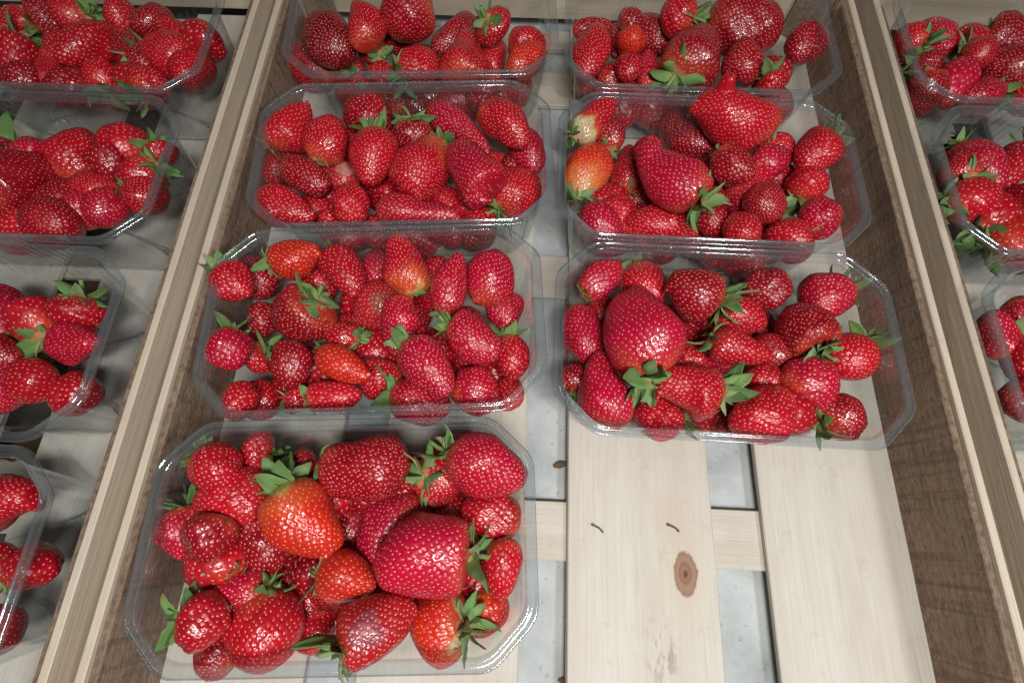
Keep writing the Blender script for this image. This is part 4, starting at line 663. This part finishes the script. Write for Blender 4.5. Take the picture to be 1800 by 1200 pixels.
def build_berry(L, W, sh, co, seed, knob, bare, prof=None):
    rng = np.random.default_rng(seed)
    p, q = SHAPE[sh]; p *= rng.uniform(.92, 1.08); q *= rng.uniform(.9, 1.12)
    fm = (p / (p + q)) ** p * (q / (p + q)) ** q
    hw = W / 2; depth = rng.uniform(.84, .98)
    step = .00074 if W > .020 else .00085
    nt = int(min(200, max(60, math.pi * W * .9 / step))); ns = int(min(130, max(40, L * 1.55 / step)))
    bend = rng.normal(0, .07) * W; ph0 = rng.uniform(0, 6.28)
    amp = [(rng.normal(0, .030), rng.integers(1, 4), rng.uniform(0, 6.28), rng.uniform(1, 3), rng.uniform(0, 6.28)) for _ in range(4)]
    amp += [(rng.normal(0, .018), rng.integers(3, 7), rng.uniform(0, 6.28), rng.uniform(3, 6), rng.uniform(0, 6.28)) for _ in range(4)]
    RDG = rng.choice([0, .02, .045]); NR = int(rng.integers(3, 6)); dipk = .09 * W * rng.uniform(.4, 1.3)
    if prof:
        pa = np.array(prof); gs = np.linspace(0, 1, 201)
        lo = np.interp(gs, pa[:, 0], pa[:, 1]); hi = np.interp(gs, pa[:, 0], pa[:, 2])
        ker = np.hanning(23); ker /= ker.sum()
        lo = np.convolve(np.pad(lo, 11, 'edge'), ker, 'valid'); hi = np.convolve(np.pad(hi, 11, 'edge'), ker, 'valid')
        cap = np.sqrt(np.clip(1 - (1 - np.minimum(1, gs / .10)) ** 2, 0, 1)) * np.sqrt(np.clip(1 - (1 - np.minimum(1, (1 - gs) / .06)) ** 2, 0, 1))
        pf = (hi - lo) * .5 * L * cap / hw; off = (hi + lo) * .5 * L * np.minimum(1, np.minimum(gs, 1 - gs) * 12)
        fprof = lambda s: np.interp(s, gs, pf)
        amp = [(a * .4, n, b0, m, c0) for a, n, b0, m, c0 in amp]
    else: fprof = lambda s: s ** p * (1 - s) ** q / fm
    def surf(s, th):
        s = np.clip(s, 0, 1)
        f = fprof(s)
        lump = 1 + RDG * np.cos(NR * th + 3 * s + ph0) * np.sin(math.pi * s) + sum(a * np.sin(n * th + b0) * np.sin(m * math.pi * s + c0) for a, n, b0, m, c0 in amp) * np.minimum(1, np.minimum(s, 1 - s) * 9)
        if sh in 'bx' and not prof: lump = lump * (1 - .14 * np.exp(-((np.sin((th - ph0) / 2) * 2) / .35) ** 2) * np.minimum(1, s * 2))
        r = hw * f * lump
        if sh == 'x' and not prof: r = r * (1 + .06 * np.sin(2.6 * math.pi * s + .4) * np.cos(th - ph0) + .05 * np.cos(5 * th + 4 * s))
        if knob: r = r + .0095 * np.exp(-((((s - .70) / .085) ** 2 + (np.sin((th + .45) / 2) * 2 / .24) ** 2) ** 3))
        b = np.interp(s, gs, off) if prof else bend * np.sin(math.pi * s)
        dip = -dipk * f * np.exp(-s * 9) * (1 + .5 * np.cos(2 * th + ph0))
        return np.stack([r * np.cos(th) * 1.0 + b, r * np.sin(th) * depth, s * L + dip], -1)
    u = np.linspace(0, 1, ns + 2)[1:-1]; ss = (1 - np.cos(math.pi * u)) / 2
    ss = ss * .985 + .0075
    th = np.linspace(0, 2 * math.pi, nt, endpoint=False)
    S, T = np.meshgrid(ss, th, indexing='ij'); T = T + (np.arange(ns) % 2)[:, None] * math.pi / nt; T = T - .5 * np.cos(T)
    V = surf(S, T)
    e = 1e-3
    dS = surf(np.clip(S + e, .004, .996), T) - surf(np.clip(S - e, .004, .996), T); dT = surf(S, T + e) - surf(S, T - e)
    Nn = np.cross(dT, dS); Nn /= np.linalg.norm(Nn, axis=-1, keepdims=True) + 1e-12
    # seeds along a golden-angle spiral, spaced evenly by area
    sg = np.linspace(.02, .988, 400); rr = surf(sg, sg * 0)[:, :]
    per = hw * fprof(sg) * 2 * math.pi
    ds = np.sqrt(np.gradient(per / (2 * math.pi)) ** 2 + np.gradient(sg * L) ** 2)
    cum = np.cumsum(per * ds); area = cum[-1]
    sp = .0027 * rng.uniform(.92, 1.15)
    n = int(min(800, area / (sp * sp * .87)))
    k = np.arange(n) + .5
    sk = np.interp(k / n * area, cum, sg); tk = k * GOLD + rng.normal(0, .00048 / max(.004, hw), n); sk = np.clip(sk + rng.normal(0, .00035 / L, n), .01, .995)
    SP = surf(sk, tk); e2 = 2e-3
    a1 = surf(np.clip(sk + e2, .004, .996), tk) - surf(np.clip(sk - e2, .004, .996), tk); a2 = surf(sk, tk + e2) - surf(sk, tk - e2)
    SN = np.cross(a2, a1); SN /= np.linalg.norm(SN, axis=-1, keepdims=True) + 1e-12
    # dimples
    Vf = V.reshape(-1, 3).astype(np.float32); S32 = SP.astype(np.float32)
    d2 = np.full(len(Vf), 1.0, np.float32)
    for c0 in range(0, len(Vf), 2000):
        D = (Vf[c0:c0 + 2000] ** 2).sum(1)[:, None] + (S32 ** 2).sum(1)[None] - 2 * Vf[c0:c0 + 2000] @ S32.T
        d2[c0:c0 + 2000] = D.min(1)
    d2 = np.maximum(d2, 0)
    sig = .00092 * sp / .0031
    dim = (.00052 * np.exp(-d2 / sig ** 2)).reshape(ns, nt)
    V = V - Nn * dim[..., None]
    verts = np.concatenate([V.reshape(-1, 3), surf(np.array([.001, .999]), np.array([0., 0.])) * np.array([[0, 0, 1], [0, 0, 1]])])
    verts[-2, 0] = V[0, :, 0].mean(); verts[-1, 0] = V[-1, :, 0].mean(); verts[-2, 1] = V[0, :, 1].mean(); verts[-1, 1] = V[-1, :, 1].mean(); verts[-2, 2] = V[0, :, 2].mean() - .0002; verts[-1, 2] = V[-1, :, 2].mean() + .0002
    idx = np.arange(ns * nt).reshape(ns, nt); nx = np.roll(idx, -1, axis=1)
    f4 = np.stack([idx[:-1], nx[:-1], nx[1:], idx[1:]], -1).reshape(-1, 4)
    faces = f4.tolist(); a, b_ = ns * nt, ns * nt + 1
    faces += [(a, int(nx[0, j]), int(idx[0, j])) for j in range(nt)] + [(b_, int(idx[-1, j]), int(nx[-1, j])) for j in range(nt)]
    me = mesh('strawberry', verts.tolist(), faces, M_FLESH)
    # flesh colour: the fruit's own ripeness, but K also has shade put into it
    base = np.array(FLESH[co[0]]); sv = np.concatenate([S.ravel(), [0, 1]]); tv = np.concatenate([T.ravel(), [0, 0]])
    C = np.tile(base, (len(sv), 1)) * (1 + .10 * np.sin(2 * tv + ph0) * np.sin(3 * sv + ph0))[:, None]
    wob = .05 * np.sin(3 * tv + ph0) + .03 * np.sin(7 * tv + 2 * ph0)
    def blend(C, w, colr): return C * (1 - w[:, None]) + np.array(colr) * w[:, None]
    sm = lambda x: np.clip(x, 0, 1) ** 2 * (3 - 2 * np.clip(x, 0, 1))
    mode = co[1] if len(co) > 1 else ''
    if mode == 'w':
        C = blend(C, sm(((.46 if co[0] == 'M' else .28) - sv + wob) / .22), (.62, .10, .025)); C = blend(C, sm(((.33 if co[0] == 'M' else .13) - sv + wob) / .10), (.62, .56, .30))
    elif mode == 'Y':
        C = blend(C, sm((.62 - sv + wob) / .42), (.70, .20, .04)); C = blend(C, sm((.26 - sv + wob) / .22), (.68, .54, .24))
    elif mode == 'y':
        C = blend(C, sm((.50 - sv + wob) / .4), (.66, .10, .022)); C = blend(C, sm((.13 - sv + wob) / .12), (.66, .46, .13))
    else:
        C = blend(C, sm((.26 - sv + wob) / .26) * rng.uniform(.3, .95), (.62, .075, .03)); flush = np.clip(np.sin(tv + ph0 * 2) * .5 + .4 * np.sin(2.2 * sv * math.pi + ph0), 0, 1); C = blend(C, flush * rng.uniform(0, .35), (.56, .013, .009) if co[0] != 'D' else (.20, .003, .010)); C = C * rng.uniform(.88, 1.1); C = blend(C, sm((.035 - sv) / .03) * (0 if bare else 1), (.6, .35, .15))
    if co[0] in 'BRG':
        vv = verts; up = {'B': (.36, .9), 'R': (.45, .9), 'G': (.5, 1.0)}[co[0]]
        # bruise centred on the flank that lies uppermost (local -y by construction)
        cen = surf(np.array([up[0]]), np.array([-math.pi / 2]))[0]
        dd = np.linalg.norm(vv - cen, axis=1) / (W * .26) + .18 * np.sin(5 * tv) * np.sin(9 * sv)
        C = blend(C, sm((1.1 - dd) / .35) * .9, {'B': (.24, .055, .075), 'R': (.26, .075, .04), 'G': (.50, .25, .20)}[co[0]])
        C = blend(C, sm((.55 - dd) / .3) * .5, {'B': (.42, .17, .19), 'R': (.20, .06, .035), 'G': (.56, .36, .27)}[co[0]])
    at_ = me.color_attributes.new('flesh', 'FLOAT_COLOR', 'POINT')
    at_.data.foreach_set('color', np.concatenate([np.clip(C, 0, 1), np.ones((len(C), 1))], 1).astype(np.float32).ravel())
    # seeds: small domed grains sunk in their dimples, pointing to the tip
    g = sp / .0031; lx, wx, hx = .00062, .00042, .00024
    ax = a1 / (np.linalg.norm(a1, axis=-1, keepdims=True) + 1e-12); ay = np.cross(SN, ax)
    base_p = SP - SN * .00034
    sv_, sf = [], []
    for j, (cx_, cy_) in enumerate([(1, 0), (.45, .8), (-.5, .75), (-.9, 0), (-.5, -.75), (.45, -.8)]):
        sv_.append(base_p + ax * cx_ * lx + ay * cy_ * wx)
    sv_.append(base_p + SN * (hx - .00010))
    SV = np.stack(sv_, 1); o7 = np.arange(n)[:, None] * 7
    SF = np.concatenate([np.concatenate([o7 + j, o7 + (j + 1) % 6, o7 + 6], 1) for j in range(6)])
    sme = mesh('seeds', SV.reshape(-1, 3).tolist(), SF.tolist(), None)
    sme.materials.append(M_SEED); sme.materials.append(M_SEED2)
    if mode == 'w':
        sme.polygons.foreach_set('material_index', np.tile((sk < (.36 if co[0] == 'M' else .15)).astype(np.int32), 6))
    return me, sme

# sepals: lens-shaped blades with a folded midrib and a curl, a few variants shared by all calyces
def sepal_mesh(curl, fold, wd, twist, dry, seed):
    rr = random.Random(seed); nl = 9; top, bot, tint = [], [], []
    for i in range(nl):
        t = i / (nl - 1)
        w = 1.34 * wd * (t * .9 + .28) ** .6 * (1 - t) ** .8 * 1.4 if i < nl - 1 else .012
        a = curl * t; x = math.sin(a) / curl if abs(curl) > 1e-3 else t; z = (1 - math.cos(a)) / curl if abs(curl) > 1e-3 else 0
        tw = twist * t + rr.uniform(-.08, .08)
        for j in range(5):
            yy = (j / 2 - 1); y = yy * w * (1 + rr.uniform(-.12, .12)); zz = abs(yy) * fold * w + rr.uniform(-.012, .012)
            y2, z2 = y * math.cos(tw) - zz * math.sin(tw), y * math.sin(tw) + zz * math.cos(tw)
            th = .018 * (1 - abs(yy) * .8)
            P = Vector((x - math.sin(a) * z2, y2, z + math.cos(a) * z2))
            top.append(P + Vector((0, 0, th))); bot.append(P - Vector((0, 0, th)))
            tint.append(min(.8, t * 2.2 + .12 * abs(yy)) + .2 * max(0, t * 3 - 2))
    n = len(top); f = []
    for i in range(nl - 1):
        for j in range(4):
            a = i * 5 + j; f.append((a, a + 5, a + 6, a + 1)); f.append((n + a, n + a + 1, n + a + 6, n + a + 5))
        a = i * 5; f.append((a, n + a, n + a + 5, a + 5)); a += 4; f.append((a, a + 5, n + a + 5, n + a))
    me = mesh('sepal', [tuple(p) for p in top + bot], f, M_DRY if dry else M_LEAF)
    A = me.attributes.new('tint', 'FLOAT', 'POINT'); A.data.foreach_set('value', tint + tint)
    return me
SEP = [sepal_mesh(c, f, w, t, False, i) for i, (c, f, w, t) in enumerate([(.5, .35, .24, .2), (-.5, .3, .27, -.3), (.9, .45, .22, .5), (.1, .5, .25, 0), (-1.0, .3, .22, .4), (.3, .25, .30, -.2), (-.2, .55, .26, .7)])]
SEPD = [sepal_mesh(c, f, w, t, True, 20 + i) for i, (c, f, w, t) in enumerate([(1.3, .8, .07, 1.2), (-.8, .7, .06, -1), (.6, .9, .10, .8), (1.7, .6, .05, .3)])]
def disc_mesh():
    v, f, tint = [(0, 0, -.34)], [], [.3]
    for i, (r, z) in enumerate(((.22, -.30), (.42, -.16), (.55, .02), (.60, .22))):
        for k in range(12):
            a = 2 * math.pi * k / 12; v.append((r * math.cos(a), r * math.sin(a), z)); tint.append(0)
    for k in range(12): f.append((0, 1 + (k + 1) % 12, 1 + k))
    for i in range(3):
        for k in range(12): a = 1 + i * 12; f.append((a + k, a + (k + 1) % 12, a + 12 + (k + 1) % 12, a + 12 + k))
    me = mesh('calyx', v, f, M_LEAF); A = me.attributes.new('tint', 'FLOAT', 'POINT'); A.data.foreach_set('value', tint); return me
DISC = disc_mesh()
def stem_mesh():
    v, f, tint = [], [], []
    for i in range(6):
        t = i / 5; r = .19 * (1 + .25 * t * t); x = .45 * t * t; z = -.2 - t * 1.7
        for k in range(8):
            a = 2 * math.pi * k / 8; v.append((x + r * math.cos(a), r * math.sin(a), z)); tint.append(.35 + .3 * t)
    for i in range(5):
        for k in range(8): f.append((i * 8 + k, i * 8 + (k + 1) % 8, i * 8 + 8 + (k + 1) % 8, i * 8 + 8 + k))
    f.append(tuple(range(40, 48)))
    me = mesh('stem', v, f, M_LEAF); A = me.attributes.new('tint', 'FLOAT', 'POINT'); A.data.foreach_set('value', tint); return me
STEM = stem_mesh()

# kind of calyx: sepals, length / fruit width, flare range (deg; + hugs the fruit, - stands away), dry ones, stem
CALYX = {'s': (7, .34, (-10, 25), 2, 0), 'L': (9, .46, (-38, 14), 1, 1), 'L2': (9, .50, (-55, 6), 1, 1), 'L3': (10, .50, (-15, 20), 1, 0), 'L4': (11, .42, (-38, -4), 0, 1), 'L5': (9, .50, (-45, 5), 2, 1),
         'u': (8, .46, (-70, -12), 1, 1), 'u2': (8, .36, (-65, -5), 1, 1), 'd': (5, .44, (-45, 10), 5, 0), 'd2': (4, .42, (0, 45), 5, 0), 'h1': (4, .30, (-20, 20), 1, 0), 'h2': (5, .34, (-35, 20), 1, 0)}
def frame(A, T, seed):
    """local z runs from leaf end to tip; local -y faces up so flanks can be placed"""
    z = (T - A).normalized(); up = (Vector((0, 0, .327)) - (A + T) / 2).normalized()
    if abs(up.dot(z)) > .96: up = Vector((0, 1, .2))
    y = -(up - z * up.dot(z)); y.normalize(); x = y.cross(z)
    return Matrix((x, y, z)).transposed()
roots = []
N_HAND = len(BERRIES)
for i, (pk, A, T, W, sh, co, ca, label, knob, *prof) in enumerate(BERRIES):
    A, T, W = Vector(A) / 1000, Vector(T) / 1000, W / 1000
    L = (T - A).length
    me, sme = build_berry(L, W, sh, co, 100 + i, knob, ca == '0', prof[0] if prof else None)
    o = link('strawberry', me); o.matrix_world = Matrix.Translation(A) @ frame(A, T, i).to_4x4()
    tag(o, label, 'strawberry', 'strawberries in the clear punnets')
    s = link('seeds', sme, o); s['kind'] = 'stuff'
    if ca != '0':
        rr = random.Random(500 + i); n, ln, (f0, f1), nd, st = CALYX[ca]
        dr = W * .17
        c = link('calyx', DISC, o, (0, 0, .0012)); c.scale = (dr, dr, dr)
        k = 0; ph = rr.uniform(0, 6.28)
        for j in range(n + 2 * (n > 6) + nd):
            dry = j >= n + 2 * (n > 6)
            sm_ = rr.choice(SEPD if dry else SEP)
            e = link('sepal', sm_, c)
            az = ph + 2 * math.pi * j / n + rr.uniform(-.25, .25); fl = R(rr.uniform(f0, f1))
            sc = ln / .17 * rr.uniform(.65, 1.4) * (1.15 if dry else 1)
            e.matrix_basis = Matrix.Rotation(az, 4, 'Z') @ Matrix.Translation((.25, 0, -.12 + rr.uniform(-.05, .05))) @ Matrix.Rotation(-fl, 4, 'Y') @ Matrix.Rotation(rr.gauss(0, .6), 4, 'X') @ Matrix.Scale(sc, 4)
        if st:
            e = link('stem', STEM, c); e.rotation_euler = (rr.uniform(-.3, .3), rr.uniform(-.3, .3), rr.uniform(0, 6))
    roots.append(o)
bpy.context.view_layer.update()

# further strawberries of the same punnets and of the crates on either side: copies with copies of their parts
def copy_tree(o, parent):
    c = o.copy(); col.objects.link(c); c.parent = parent
    for ch in o.children: copy_tree(ch, c)
    return c
for i, (pk, src, A, T, sc, label, layer) in enumerate(COPIES):
    A, T = Vector(A) / 1000, Vector(T) / 1000; s = roots[src]
    o = s.copy(); col.objects.link(o)
    o.matrix_world = Matrix.Translation(A) @ frame(A, T, i).to_4x4() @ Matrix.Rotation((i * 2.4) % 6.28, 4, 'Z') @ Matrix.Scale(sc, 4)
    o['label'] = label
    for ch in s.children:
        if layer or ch.name.startswith('seeds'): copy_tree(ch, o)
